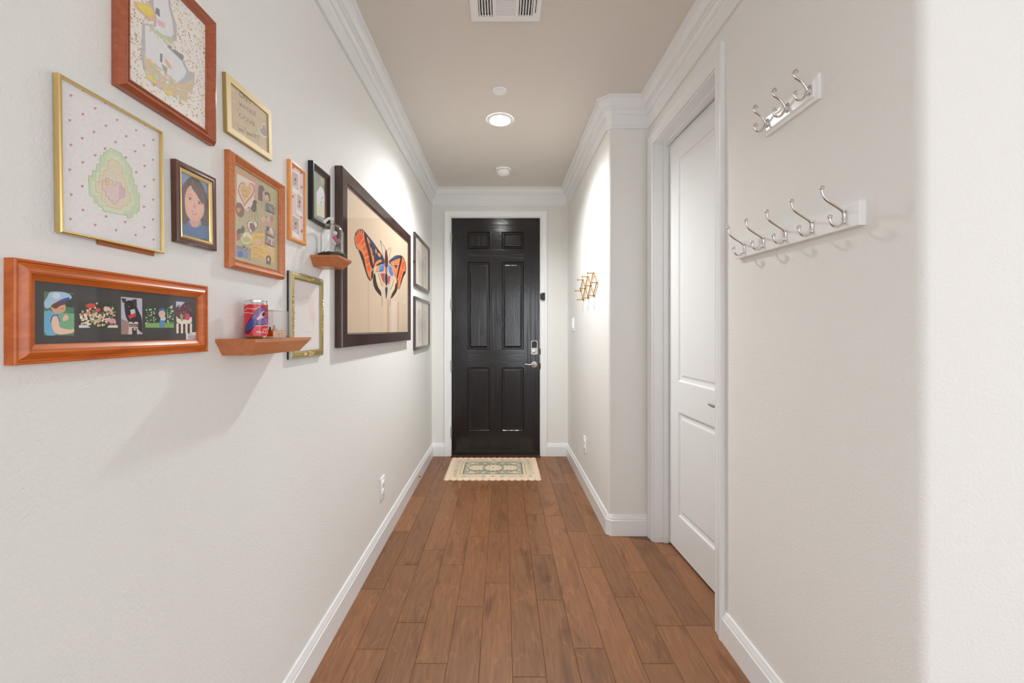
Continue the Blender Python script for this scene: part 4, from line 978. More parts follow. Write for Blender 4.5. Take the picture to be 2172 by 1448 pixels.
a.build('photo', M['print'], P.t)['label'] = 'photo of pink and white flowers'
a = photo(); a.poly([(1208, 468), (1420, 486), (1423, 843), (1211, 845)], (186, 184, 200), 1); a.poly([(1211, 690), (1290, 720), (1280, 845), (1211, 845)], (160, 134, 126), 2)
a.poly([(1240, 520), (1290, 500), (1350, 520), (1375, 590), (1420, 680), (1423, 843), (1390, 800), (1280, 720), (1255, 660), (1245, 600)], (40, 36, 38), 3); a.poly([(1210, 480), (1262, 490), (1250, 530), (1225, 525)], (58, 50, 50), 4); a.poly([(1315, 500), (1365, 490), (1370, 560), (1340, 560)], (62, 50, 46), 4)
a.poly([(1300, 600), (1345, 590), (1355, 630), (1310, 660)], (208, 196, 196), 4); a.ell(1288, 568, 7, 7, (160, 120, 80), 5); a.poly([(1278, 660), (1350, 630), (1360, 660), (1300, 690)], (206, 66, 74), 5)
a.poly([(1290, 720), (1380, 720), (1375, 845), (1285, 845)], (222, 196, 188), 4); a.poly([(1292, 740), (1376, 742), (1376, 770), (1292, 768)], (44, 38, 40), 5); a.text('BURNEY', 1298, 764, 72, 1, 0, -17, (228, 222, 218), 6); a.poly([(1320, 780), (1365, 780), (1370, 845), (1320, 845)], (52, 46, 48), 5); a.ell(1345, 795, 13, 12, (222, 216, 212), 6)
a.ell(1332, 720, 12, 12, (56, 50, 52), 6); a.text('40', 1330, 806, 26, 0, 0, -18, (60, 50, 50), 7)
a.build('photo', M['print'], P.t)['label'] = 'photo of a black puppy with red collar'
a = photo(); a.poly([(1450, 553), (1735, 572), (1738, 778), (1453, 778)], (52, 66, 52), 1); a.poly([(1453, 735), (1738, 720), (1738, 778), (1453, 778)], (128, 176, 96), 2)
for k in range(90):
    x = random.choice([random.uniform(1455, 1560), random.uniform(1665, 1735)]); a.ell(x, random.uniform(575, 745), 8, 9, random.choice([(150, 176, 140), (196, 208, 190), (98, 130, 92), (74, 100, 70)]), 2, 0, 6)
a.ell(1618, 640, 34, 40, (222, 190, 170), 4); a.poly([(1585, 620), (1590, 585), (1630, 575), (1658, 600), (1650, 610), (1610, 605)], (72, 100, 170), 5); a.poly([(1605, 660), (1640, 655), (1660, 690), (1640, 715), (1600, 710)], (206, 206, 214), 5); a.poly([(1596, 705), (1645, 705), (1640, 775), (1592, 775)], (96, 140, 196), 5); a.poly([(1690, 575), (1725, 548), (1722, 590)], (200, 206, 196), 3)
a.build('photo', M['print'], P.t)['label'] = 'photo of a small child standing in a garden'
a = photo(); a.poly([(1760, 514), (1918, 528), (1920, 835), (1763, 834)], (70, 44, 52), 1); a.poly([(1760, 514), (1850, 522), (1800, 570), (1762, 575)], (188, 196, 214), 2)
for k in range(70): a.ell(random.uniform(1770, 1912), random.uniform(550, 690), 8, 11, random.choice([(96, 58, 66), (120, 70, 76), (56, 40, 44), (180, 60, 90), (90, 70, 66)]), 2.5, 0, 6)
a.ell(1875, 670, 24, 34, (206, 66, 106), 4); a.poly([(1763, 650), (1780, 690), (1870, 700), (1918, 660), (1920, 740), (1763, 740)], (232, 222, 206), 3)
for k in range(4): a.poly([(1763 + k * 45, 735), (1785 + k * 45, 735), (1785 + k * 45, 834), (1763 + k * 45, 834)], (232, 222, 206), 4)
a.poly([(1800, 640), (1830, 650), (1825, 720), (1805, 700)], (150, 160, 120), 5)
a.build('photo', M['print'], P.t)['label'] = 'photo of a white picket fence with roses'
a = photo(); a.poly([(1860, 832), (1972, 820), (1976, 900), (1862, 908)], (226, 224, 226), 2)
for k in range(17): a.poly([(1878 + k * 5, 852), (1878 + k * 5 + 1 + k % 3, 852), (1878 + k * 5 + 1 + k % 3, 893), (1878 + k * 5, 893)], (60, 58, 60), 3)
a.line([(1880, 842), (1908, 840)], 5, (70, 68, 70), 3)
a.build('price_sticker', M['print'], P.t)['label'] = 'white barcode sticker'

# --- ornate gold frame behind the long shelf
op = [(0, .0062), (0, .0125), (.003, .0135), (.006, .0125), (.008, .014), (.020, .0155), (.0235, .0135), (.026, .0125), (.026, .004)]
P = Pic([(617.5, 573.4), (685.6, 592.7), (686.2, 753), (614.7, 762.6)], .0125, op, [M['goldpaint'], M['silveredge']],
        'antique gold frame with leafy corners, standing behind the long shelf', tilt=0, art_n=.008, mis=[1, 1, 0, 0, 0, 0, 0, 0])
mb = MB(); x, y = P.w / 2 - .0005, P.h / 2 - .0005
mb.box(-x, x, -y, y, 0.0003, .0058); mb.build('black_back', M['blackframe'], P.t, smooth=0)
for cx, cy, vert, ln in ((0, P.h / 2 - .013, 0, .075), (0, -P.h / 2 + .013, 0, .075), (-P.w / 2 + .013, 0, 1, .15), (P.w / 2 - .013, 0, 1, .15)):
    mb = MB(); nb = int(ln / .0017)
    for k in range(nb):
        t = random.uniform(-.5, .5); e = (1 - 1.7 * abs(t)) * .0065 + .002
        a_, b_ = t * ln, random.uniform(-e, e); an = random.uniform(0, PI); l = random.uniform(.0016, .0034)
        p = (cx + b_, cy + a_) if vert else (cx + a_, cy + b_)
        bm = bmesh.new(); bmesh.ops.create_icosphere(bm, subdivisions=1, radius=1)
        mb.bm(bm, 0, None, Matrix.Translation((p[0], p[1], .0152)) @ Matrix.Rotation(an, 4, 'Z') @ Matrix.Diagonal((l, l * .45, .0022, 1)))
    mb.build('leaf_ornament', M['goldbright'], P.t)
A = P.flat(); P.bg(A, (228, 222, 220))
A.rect(.01, -.01, .06, .075, (226, 214, 212), 1); A.heart(.045, -.005, .022, -.03, (228, 206, 204), 2)
for q in [[(-.06, .05), (-.03, .07), (.01, .068)], [(-.05, -.05), (-.02, -.06), (.03, -.055)], [(.05, .02), (.055, -.03), (.04, -.08)], [(-.055, -.09), (.0, -.1), (.05, -.09)]]: A.line(q, .0012, (190, 184, 184), 3)
A.build('artwork', M['print'], P.t)

# ================================================================== SHELVES AND WHAT STANDS ON THEM
def shelf(label, ya, yb, zt, hgt, pr, inset):
    t = thing('floating_shelf', label, 'shelf', (-XL + .0006, (ya + yb) / 2, zt), 'L', group='floating shelves of the gallery')
    w = (yb - ya) / 2; lip = .008
    mb = MB()
    def ring(i, d): return [(-w + i, 0), (w - i, 0), (w - i, pr - i), (-w + i, pr - i)]
    lv = [(0, 0), (0, -lip), (inset * .12, -lip - .002), (inset, -hgt)]
    vs = []
    for i, z in lv: vs += [(x, z, n) for x, n in ring(i, z)]
    fs = [(0, 1, 2, 3)] + [(4 * k + q, 4 * k + (q + 1) % 4, 4 * k + 4 + (q + 1) % 4, 4 * k + 4 + q) for k in range(3) for q in range(4)] + [(12, 15, 14, 13)]
    mb.add(vs, fs); mb.build('shelf_board', M['wood_shelf'], t, smooth=0)
    return t
SZ = 1.2803
shelf('long cherry wood shelf with sloping underside carrying a red can', 1.054, 1.362, SZ, .0432, .102, .026)
SZ2 = 1.5885
shelf('short cherry wood shelf with sloping underside carrying a glass dome', 1.574, 1.712, SZ2, .040, .108, .026)

# red drinks can
cx, cy = -.678, 1.141
can = thing('drink_can', 'small red aluminium can with a purple-haired figure, on the long shelf', 'can', (cx, cy, SZ))
rc = .0285
mb = MB(); mb.lathe([(0, .003), (.019, .003), (.0215, .0), (.0235, .0008), (.0265, .005), (rc, .0085), (rc, .0925), (.0270, .0965), (.0262, .0985), (.0262, .1005), (.0272, .1015), (.0272, .1035), (.0262, .1045), (.0252, .1035), (.0248, .100), (0, .0995)], seg=40)
mb.build('can_body', M['alu'], can)
va = math.atan2(-cy, -cx)                           # direction towards the viewer
def canmap(x, y, z):
    t = max(-1.45, min(1.45, (x - 478) / 372.0 * 1.0)); an = va + (math.asin(max(-1, min(1, t))) if abs(t) < 1 else t * PI / 2)
    v = (1300 - y) / 1145 * .105; r = rc + .00025 + z
    return (r * math.cos(an), r * math.sin(an), v)
mb = MB(); n = 48
vs = [(( rc + .00018) * math.cos(2 * PI * k / n), (rc + .00018) * math.sin(2 * PI * k / n), z) for z in (.0085, .0922) for k in range(n)]
mb.add(vs, [(k, (k + 1) % n, n + (k + 1) % n, n + k) for k in range(n)], 0, L(206, 36, 52))
A = Art(canmap); A.strip = 26.0; A.smooth = True
PUR, DPU, JEAN, DJ, SK = (112, 84, 140), (70, 52, 92), (62, 68, 150), (44, 48, 108), (222, 184, 196)
A.poly([(440, 930), (330, 1080), (250, 1160), (180, 1165), (140, 1120), (165, 920), (280, 740), (400, 560), (520, 420), (620, 370), (700, 360), (780, 390), (850, 470), (850, 900), (600, 920)], (52, 34, 56), 1)
A.poly([(310, 740), (410, 570), (530, 430), (630, 380), (700, 372), (770, 400), (800, 460), (740, 480), (700, 560), (760, 660), (840, 690), (845, 890), (560, 900), (520, 830)], PUR, 2)
for q in [[(420, 600), (560, 440)], [(470, 660), (600, 440)], [(560, 600), (650, 400)], [(620, 700), (640, 890)], [(680, 690), (700, 890)], [(740, 690), (750, 890)], [(790, 700), (795, 890)], [(360, 690), (440, 590)], [(700, 400), (720, 450)]]: A.line(q, 14, random.choice([DPU, (146, 112, 170), (158, 130, 184)]), 3)
A.poly([(200, 900), (300, 760), (400, 710), (490, 720), (540, 790), (480, 860), (380, 960), (290, 1060), (215, 1100), (190, 1010)], JEAN, 4); A.line([(230, 1000), (320, 900), (360, 840)], 16, DJ, 5); A.line([(390, 760), (430, 870)], 16, DJ, 5); A.line([(230, 1060), (310, 1020)], 14, DJ, 5)
A.poly([(485, 715), (560, 650), (600, 590), (640, 520), (720, 470), (730, 490), (670, 550), (660, 610), (700, 650), (740, 640), (740, 660), (660, 700), (590, 730), (530, 765)], SK, 5)
A.ell(700, 592, 42, 48, (40, 28, 40), 6); A.poly([(735, 480), (800, 480), (845, 520), (845, 640), (790, 660), (740, 640)], (212, 50, 60), 4); A.ell(800, 565, 40, 20, (60, 20, 28), 5)
for q in [[(130, 340), (210, 300), (280, 280)], [(130, 470), (230, 410), (340, 430), (480, 430), (540, 380), (600, 350)], [(120, 540), (250, 540), (320, 560), (400, 555)], [(450, 930), (560, 918), (660, 930), (740, 910), (800, 920), (830, 880), (850, 930)]]: A.line(q, 17, (236, 206, 196), 3)
A.text('HOT', 680, 1058, 160, 4, 0, -64, (230, 226, 226), 6); A.text('MULLI', 492, 1145, 345, 2, 0, -76, (238, 234, 234), 6)
A.into(mb, .0003)
mb.build('printed_label', M['label'], can, smooth=30)
mb = MB(); mb.box(-.008, .008, -.004, .012, .0995, .1012, b=.0006); o = mb.build('pull_tab', M['alu'], can)

# small clear display box with tiny figures
bx0 = thing('display_box', 'small clear acrylic box with orange sign and tiny figures, beside the can', 'display box', (-.6885, 1.2265, SZ), None, rotz=0)
w2, d2_, hb = .042, .034, .079
mb = MB(); th = .0014
mb.box(-d2_, d2_, -w2, -w2 + th, .004, hb); mb.box(-d2_, d2_, w2 - th, w2, .004, hb); mb.box(-d2_, -d2_ + th, -w2 + th, w2 - th, .004, hb); mb.box(d2_ - th, d2_, -w2 + th, w2 - th, .004, hb); mb.box(-d2_, d2_, -w2, w2, hb, hb + th)
mb.build('clear_cover', M['acrylic'], bx0, smooth=0)
mb = MB(); mb.box(-d2_ - .001, d2_ + .001, -w2 - .001, w2 + .001, 0, .004, b=.001); mb.build('base_plate', M['acrylic'], bx0)
mb = MB(); mb.box(-d2_ + .003, d2_ - .004, -w2 + .004, w2 - .006, .0045, .022); mb.build('orange_block', M['orange'], bx0, smooth=0)
A = Art(lambda x, y, z: (d2_ - .0037 + z, x, y))
A.rect(-w2 + .004, .0045, w2 - .006, .022, (222, 136, 84), 0); A.rect(-w2 + .006, .0065, w2 - .008, .0195, (240, 198, 140), 1)
A.text('Froggy farm', -.022, .0105, .042, 0, 0, .0052, (104, 64, 36), 2)
A.build('sign', M['print'], bx0)
def fig(x, y, h, m, nm):
    h *= .62
    mb = MB(); mb.lathe([(h * .30, 0), (h * .33, h * .25), (h * .22, h * .52), (h * .12, h * .6)], (x, y, .022), 12); mb.sphere((x, y, .022 + h * .76), h * .25, seg=12); mb.build('figurine', m, bx0)
fig(.005, -.030, .018, M['figbrown'], 'a'); fig(.012, -.020, .017, M['figbrown'], 'b'); fig(.012, .004, .026, M['figtan'], 'c'); fig(.016, .013, .012, M['paper'], 'd'); fig(-.018, -.026, .034, M['figbrown'], 'e')

# glass dome on the short shelf
dm = thing('glass_dome', 'glass dome on a black base with pompom tree inside, on the short shelf', 'glass dome', (-.676, 1.647, SZ2))
mb = MB(); mb.lathe([(0, 0), (.052, 0), (.0545, .003), (.0545, .013), (.051, .016), (.046, .0165), (0, .0165)], seg=40); mb.build('base', M['black'], dm)
prof = [(.0435, .0165), (.0435, .088), (.042, .102), (.037, .116), (.029, .127), (.018, .1335), (.008, .136), (.005, .137)]
mb = MB(); mb.lathe(prof + [(.0045, .1355), (.017, .132), (.028, .1255), (.0355, .115), (.0405, .101), (.042, .088), (.042, .0165)], seg=40, caps=False); mb.build('dome', M['dome'], dm)
mb = MB(); mb.lathe([(.004, .1365), (.0065, .139), (.0075, .144), (.0068, .150), (.004, .153), (0, .1535)], seg=20); mb.build('knob', M['acrylic'], dm)
mb = MB(); pts = [(-.006, .009), (.004, .0093), (.013, .006), (.022, -.001), (.030, -.010)]
va2 = math.atan2(-1.647, .676); dxv = (-math.sin(va2), math.cos(va2))
ta = [(-.006, .1548), (.002, .1552), (.010, .1535), (.018, .147), (.025, .137), (.029, .129)]
vs = []
for k, (u, z) in enumerate(ta):
    (ua, za), (ub, zb_) = ta[max(k - 1, 0)], ta[min(k + 1, len(ta) - 1)]
    q = math.hypot(ub - ua, zb_ - za); fwd = .006 + .034 * (k / 5) ** 1.3
    for w_ in (-.0052, .0052):
        uu, zz = u - (zb_ - za) / q * w_, z + (ub - ua) / q * w_
        vs.append((-dxv[0] * uu + math.cos(va2) * fwd, -dxv[1] * uu + math.sin(va2) * fwd, zz))
nn = len(ta)
mb.add(vs + [(x - math.cos(va2) * .0006, y - math.sin(va2) * .0006, z) for x, y, z in vs], [(2 * k, 2 * k + 1, 2 * k + 3, 2 * k + 2) for k in range(nn - 1)] + [(2 * nn + 2 * k, 2 * nn + 2 * k + 2, 2 * nn + 2 * k + 3, 2 * nn + 2 * k + 1) for k in range(nn - 1)])
mb.build('tape_strip', M['paper'], dm, smooth=0)
mb = MB()
for k in range(90):
    a, r = random.uniform(0, 2 * PI), random.uniform(.014, .035); mb.ico((r * math.cos(a), r * math.sin(a), .0165 + random.uniform(0, .002)), random.uniform(.004, .0075), 1)
o = mb.build('moss', M['moss'], dm); o['kind'] = 'stuff'
mb = MB(); mb.tube([(0, 0, .0165), (.001, .001, .06), (0, 0, .112)], .0017, 8)
for k in range(10):
    a = 2 * PI * k / 10; mb.tube([(0, 0, .108 - (k % 3) * .006), (.017 * math.cos(a), .017 * math.sin(a), .06), (.033 * math.cos(a), .033 * math.sin(a), .019)], .0004, 5)
mb.build('wire_tree', M['wire'], dm)
for (u, z, r, m) in ((.010, .098, .0085, 'pomwhite'), (.009, .080, .0075, 'pompink'), (.020, .066, .0115, 'pommauve'), (.008, .058, .0075, 'pomwhite')):
    mb = MB(); mb.ico((-dxv[0] * -u + math.cos(va2) * .010, -dxv[1] * -u + math.sin(va2) * .010, z), r, 3); mb.build('pompom', M[m], dm)
for k in range(3):
    mb = MB(); u = .010 + k * .009
    mb.lathe([(0, .0), (.006, .003), (.0065, .012), (0, .020)], (dxv[0] * u + math.cos(va2) * .012, dxv[1] * u + math.sin(va2) * .012, .021 + (k % 2) * .004), 6); mb.build('crystal', M['crystal'], dm, smooth=0)

# ================================================================== HOOK RACKS ON THE NEAR RIGHT WALL
def rack(label, ya, yb, za, zb, h, th, bev):
    """ya = near end, yb = far end; z of the centre line at both ends"""
    L_ = math.hypot(yb - ya, zb - za); tilt = math.atan2(za - zb, yb - ya)
    t = thing('hook_rack', label, 'hook rack', (XN - .0006, (ya + yb) / 2, (za + zb) / 2), 'R', tilt, 'white hook racks')
    mb = MB(); w, k = L_ / 2, h / 2
    if bev:
        lv = [(0, 0), (0, .007), (.002, .009), (.008, .0105), (.013, .0135), (.015, th)]
    else: lv = [(0, 0), (0, th - .0012), (.0012, th)]
    vs = []
    for i, n in lv: vs += [(-w + i, -k + i, n), (w - i, -k + i, n), (w - i, k - i, n), (-w + i, k - i, n)]
    fs = [(3, 2, 1, 0)] + [(4 * a + q, 4 * a + (q + 1) % 4, 4 * a + 4 + (q + 1) % 4, 4 * a + 4 + q) for a in range(len(lv) - 1) for q in range(4)]
    e = 4 * (len(lv) - 1); fs.append((e, e + 1, e + 2, e + 3)); mb.add(vs, fs); mb.build('back_board', M['rackwhite'], t, smooth=0)
    return t, tilt
t, tl = rack('white five-hook coat rack with silver hooks, lower of the two racks', 1.0635, 1.6296, 1.6052, 1.614, .0645, .0175, False)
cy0, cz0 = (1.0635 + 1.6296) / 2, (1.6052 + 1.614) / 2
up = [(.0185, -.006), (.0190, .006), (.0235, .0145), (.032, .0215), (.055, .036), (.070, .0475), (.0775, .060), (.0795, .074)]
dn = [(.0185, .006), (.0190, -.008), (.0230, -.018), (.031, -.0245), (.040, -.0265), (.049, -.0225), (.0555, -.013), (.0575, -.003)]
hk = None
for yy in (1.1094, 1.2256, 1.3404, 1.4545, 1.570):
    u = -(yy - cy0)
    mbh = MB(); mbh.tube([(u, v, n) for n, v in up], .0032, 12, smooth=5); mbh.tube([(u, v, n) for n, v in dn], .0032, 12, smooth=5)
    hk = mbh.build('hook', M['chrome'], t)
    mb = MB(); mb.box(u - .007, u + .007, -.016, .016, .0172, .0195, b=.001); mb.build('mount_plate', M['chrome'], hk)
    for n, v in (up[-1], dn[-1]):
        mb = MB(); mb.lathe([(.0035, -.002), (.0058, 0), (.0060, .006), (.005, .0078), (0, .0080)], (0, 0, 0), 16)
        mb.v = [(u + x, v + z, n - y) for x, y, z in mb.v]; mb.build('hook_tip', M['chrome'], hk)
t, tl = rack('small white moulded rack with three scrolled silver hooks, upper of the two racks', 1.213, 1.458, 2.0178, 2.0185, .0750, .0155, True)
cy0 = (1.213 + 1.458) / 2; h0 = 2.0180
up = [(.020, 2.017), (.0277, 2.0307), (.0404, 2.0462), (.058, 2.058), (.0628, 2.0677), (.060, 2.0774), (.0541, 2.0813), (.0492, 2.0770), (.0515, 2.0730), (.0545, 2.0745)]
dn = [(.020, 2.021), (.0257, 2.0075), (.0346, 1.9948), (.0453, 1.990), (.0559, 1.9957), (.0608, 2.0075), (.058, 2.015), (.053, 2.017), (.0495, 2.0125), (.0520, 2.0095), (.0545, 2.011)]
for yy in (1.24, 1.3366, 1.437):
    u = -(yy - cy0)
    mbh = MB(); mbh.tube([(u, v - h0, n) for n, v in up], [.0038, .004, .0036, .0036, .0034, .0030, .0028, .0024, .0022], 12, smooth=5); mbh.tube([(u, v - h0, n) for n, v in dn], [.0038, .004, .0036, .0034, .0032, .0030, .0028, .0024, .0020], 12, smooth=5)
    hk = mbh.build('hook', M['chrome'], t)
    mb = MB(); mb.lathe([(0, .0152), (.009, .0152), (.0095, .017), (.007, .0195), (.004, .022), (0, .0225)], (0, 0, 0), 24)
    mb.v = [(u + x, (y * 1.7) + .001, z) for x, y, z in mb.v]; mb.build('rosette', M['chrome'], hk)

# ================================================================== ACCORDION PEG RACK ON THE FAR RIGHT WALL
def rw(x, y, n=0.0):
    s = (x - VX) / (XR - n); return F / s, H + (VY - y) / s
zt, zm, zb = 1.722, 1.640, 1.557
tops = [3.045, 3.248, 3.450]; mids = [2.936, 3.146, 3.348, 3.548]
pr = thing('peg_rack', 'golden wooden accordion peg rack on the wall near the front door', 'peg rack', (XR - .0006, 3.242, zm), 'R')
def U(y): return -(y - 3.242)
nodes = []
mb_i = 0
for i in range(3):
    for a, b, lay in (((tops[i], zt), (mids[i], zm), 0), ((tops[i], zt), (mids[i + 1], zm), 1), ((tops[i], zb), (mids[i], zm), 1), ((tops[i], zb), (mids[i + 1], zm), 0)):
        p, q = Vector((U(a[0]), a[1] - zm)), Vector((U(b[0]), b[1] - zm)); d = (q - p).normalized(); nn = Vector((-d.y, d.x)) * .0052; p -= d * .008; q += d * .008
        z0 = .0005 + lay * .0055
        mb = MB(); mb.prism([tuple(p - nn), tuple(q - nn), tuple(q + nn), tuple(p + nn)], z0, z0 + .005); mb.build('slat', M['peg'], pr, smooth=0)
for y in tops: nodes += [(y, zt), (y, zb)]
for y in mids: nodes.append((y, zm))
for y, z in nodes:
    mb = MB(); mb.lathe([(.0036, .0112), (.0036, .044), (.0066, .0455), (.0076, .049), (.0066, .0535), (.003, .055), (0, .0552)], (U(y), z - zm, 0), 14); mb.build('peg', M['peg'], pr)

# ================================================================== SWITCH, OUTLETS, DOOR STOP
sw = thing('light_switch', 'white light switch plate beside the front door corner', 'light switch', (XR - .0006, 3.953, 1.357), 'R')
mb = MB(); mb.box(-.055, .055, -.062, .062, 0, .006, b=.0025); mb.build('plate', M['plastic'], sw)
for q in (-.023, .023):
    mb = MB(); mb.add([(q - .016, -.034, .006), (q + .016, -.034, .006), (q + .016, .034, .006), (q - .016, .034, .006), (q - .016, -.034, .010), (q + .016, -.034, .010), (q + .016, .034, .0075), (q - .016, .034, .0075)],
                      [(0, 3, 2, 1), (4, 5, 6, 7), (0, 1, 5, 4), (1, 2, 6, 5), (2, 3, 7, 6), (3, 0, 4, 7)]); mb.build('rocker', M['plastic'], sw, smooth=0)
def outlet(label, side, loc):
    o = thing('outlet', label, 'outlet', loc, side, group='wall outlets')
    mb = MB(); mb.box(-.042, .042, -.066, .066, 0, .006, b=.0025); mb.build('plate', M['plastic'], o)
    for q in (-.024, .024):
        mb = MB(); mb.lathe([(.0185, .005), (.0185, .0085), (.017, .0095), (0, .0095)], (0, q, 0), 20); r = mb.build('receptacle', M['plastic'], o)
        mb = MB()
        for x in (-.0065, .0065): mb.box(x - .001, x + .001, q - .002, q + .007, .0094, .0099)
        mb.box(-.002, .002, q - .010, q - .006, .0094, .0099); mb.build('slot', M['black'], r, smooth=0)
    mb = MB(); mb.lathe([(.003, .006), (.003, .0072), (0, .0075)], (0, 0, 0), 10); mb.build('screw', M['plastic'], o)
outlet('white double outlet low on the gallery wall', 'L', (-XL + .0006, 2.515, .350))
outlet('white double outlet low on the wall by the front door', 'R', (XR - .0006, 3.385, .372))
dsx = thing('door_stop', 'tiny brass door stop on the gallery wall baseboard', 'door stop', (-XL + .0162, 3.48, .075), 'L')
mb = MB(); mb.lathe([(.009, 0), (.009, .003), (.0035, .005), (.0035, .016)], (0, 0, 0), 12); mb.build('post', M['brass'], dsx)
mb = MB(); mb.lathe([(.0055, .016), (.006, .018), (.006, .024), (.004, .026), (0, .026)], (0, 0, 0), 12); mb.build('rubber_tip', M['rust'], dsx)

# ================================================================== CEILING FITTINGS
cl = thing('ceiling_light', 'lit round recessed ceiling light in the middle of the hallway', 'ceiling light', (-.018, 2.885, ZC - .0005), 'C')
mb = MB(); mb.lathe([(.070, .0060), (.071, .0075), (.080, .0072), (.090, .004), (.094, 0)], (0, 0, 0), 48, caps=False); mb.build('trim_ring', M['plastic'], cl)
mb = MB(); mb.lathe([(.070, .0062), (.067, .0092), (.055, .0112), (.035, .0125), (0, .0130)], (0, 0, 0), 40, caps=False); mb.build('lens', M['lens'], cl)
bc = thing('blank_cover', 'plain white round cover plate on the ceiling between vent and light', 'cover plate', (-.018, 2.533, ZC - .0005), 'C')
mb = MB(); mb.lathe([(.044, 0), (.044, .003), (.042, .005), (0, .0055)], (0, 0, 0), 36); mb.build('disc', M['plastic'], bc)
sd = thing('smoke_detector', 'white round smoke detector on the ceiling near the front door', 'smoke detector', (.007, 3.775, ZC - .0005), 'C')
mb = MB(); mb.lathe([(.071, 0), (.071, .008), (.066, .012), (0, .012)], (0, 0, 0), 40); mb.build('mounting_base', M['plastic'], sd)
mb = MB(); mb.lathe([(.057, .012), (.059, .018), (.058, .030), (.050, .044), (.034, .052), (.015, .055), (0, .055)], (0, 0, 0), 40); b_ = mb.build('cover', M['plastic'], sd)
mb = MB(); mb.lathe([(.0565, .0122), (.0585, .0150), (.0585, .0165)], (0, 0, 0), 40, caps=False); mb.build('sounder_slot', M['matblack'], b_)
av = thing('air_vent', 'white rectangular supply register with louvres on the hallway ceiling', 'air vent', (.014, 1.857, ZC - .0003), 'C')
# local x = X, local y = -Y, local z = down
ox, oy = VN[0] - .014, VN[2]
W_, D_ = .160, .100
mb = MB()
def ringbox(x0, x1, y0, y1, X0, X1_, Y0_, Y1_, z0, z1):
    mb.box(X0, x0, Y0_, Y1_, z0, z1); mb.box(x1, X1_, Y0_, Y1_, z0, z1); mb.box(x0, x1, Y0_, y0, z0, z1); mb.box(x0, x1, y1, Y1_, z0, z1)
ox0, ox1, oy0, oy1 = -.124, .124, -.072, .066
ringbox(ox0, ox1, oy0, oy1, -W_, W_, -D_, D_, 0, .006)
for a, b in ((-.060, -.044), (.045, .060)): mb.box(a, b, oy0, oy1, 0, .006)
for side_ in (-1, 1):                                 # end banks: louvres running towards the door
    xs = [(.064 + k * .0128) * side_ for k in range(5)]
    for x in xs:
        vs = [(x, oy0, .006), (x + .0045 * side_, oy0, .006), (x + .0105 * side_, oy0, -.012), (x + .009 * side_, oy0, -.012)]
        vs += [(a, oy1, c) for a, _, c in vs]
        mb.add(vs, [(0, 1, 2, 3), (7, 6, 5, 4), (0, 4, 5, 1), (1, 5, 6, 2), (2, 6, 7, 3), (3, 7, 4, 0)])
n = 13
for k in range(n):
    y = oy0 + (oy1 - oy0) * k / n
    vs = [(-.044, y, .005), (-.044, y + .0075, .0055), (-.044, y + .0105, -.004), (-.044, y + .009, -.005)]
    vs += [(.045, b, c) for _, b, c in vs]
    mb.add(vs, [(0, 1, 2, 3), (7, 6, 5, 4), (0, 4, 5, 1), (1, 5, 6, 2), (2, 6, 7, 3), (3, 7, 4, 0)])
mb.build('louvred_face', M['plastic'], av, smooth=0)
mb = MB(); e = .0015
x0, x1, y0, y1 = VN[0] - .014 + e, VN[1] - .014 - e, -(VN[3] - 1.857) + e, -(VN[2] - 1.857) - e
mb.add([(x0, y0, 0), (x1, y0, 0), (x1, y1, 0), (x0, y1, 0), (x0, y0, -.09), (x1, y0, -.09), (x1, y1, -.09), (x0, y1, -.09)], [(0, 1, 5, 4), (1, 2, 6, 5), (2, 3, 7, 6), (3, 0, 4, 7), (4, 5, 6, 7)])
mb.build('duct_boot', M['matblack'], av, smooth=0, recalc=False)
mb = MB(); mb.box(.1345, .1375, -.045, .03, .0058, .0075); mb.build('damper_slot', M['black'], av, smooth=0)

# ================================================================== RUG
x0, x1, y0, y1 = -.485, .310, 3.625, 4.195
rg = thing('rug', 'small cream and grey-green patterned rug with scalloped edge before the front door', 'rug', ((x0 + x1) / 2, (y0 + y1) / 2, 0.0006))
w, d = (x1 - x0) / 2, (y1 - y0) / 2
mb = MB(); z = .006
def wav(x, y): return z + .0015 * math.sin(x * 9 + y * 5) + (.004 if (x < -w + .08 and y < -d + .1) else 0) * 0
nx, ny = 40, 28
vs = [(-w + 2 * w * i / nx, -d + 2 * d * k / ny, z) for k in range(ny + 1) for i in range(nx + 1)]
fs = [(k * (nx + 1) + i, k * (nx + 1) + i + 1, (k + 1) * (nx + 1) + i + 1, (k + 1) * (nx + 1) + i) for k in range(ny) for i in range(nx)]
mb.add(vs, fs, 0, L(212, 195, 168)); mb.add([(-w, -d, 0), (w, -d, 0), (w, d, 0), (-w, d, 0), (-w, -d, z), (w, -d, z), (w, d, z), (-w, d, z)], [(0, 1, 5, 4), (1, 2, 6, 5), (2, 3, 7, 6), (3, 0, 4, 7), (3, 2, 1, 0)], 0, L(212, 195, 168))
A = Art(lambda x, y, zz: (x, y, z + .0003 + zz))
cr, tl_, dk_, tn = (222, 204, 180), (146, 147, 134), (118, 118, 106), (196, 180, 150)
fx, fy = w * .68, d * .60
A.rect(-fx - .03, -fy - .025, fx + .03, fy + .025, (214, 198, 172), 1); A.rect(-fx, -fy, fx, fy, (158, 158, 142), 2)
A.line([(-fx, -fy), (fx, -fy), (fx, fy), (-fx, fy), (-fx, -fy)], .010, dk_, 3)
for su in (-1, 1): A.line([(su * (fx + .028), -fy - .01), (su * (fx + .028), fy + .01)], .005, (150, 148, 132), 3)
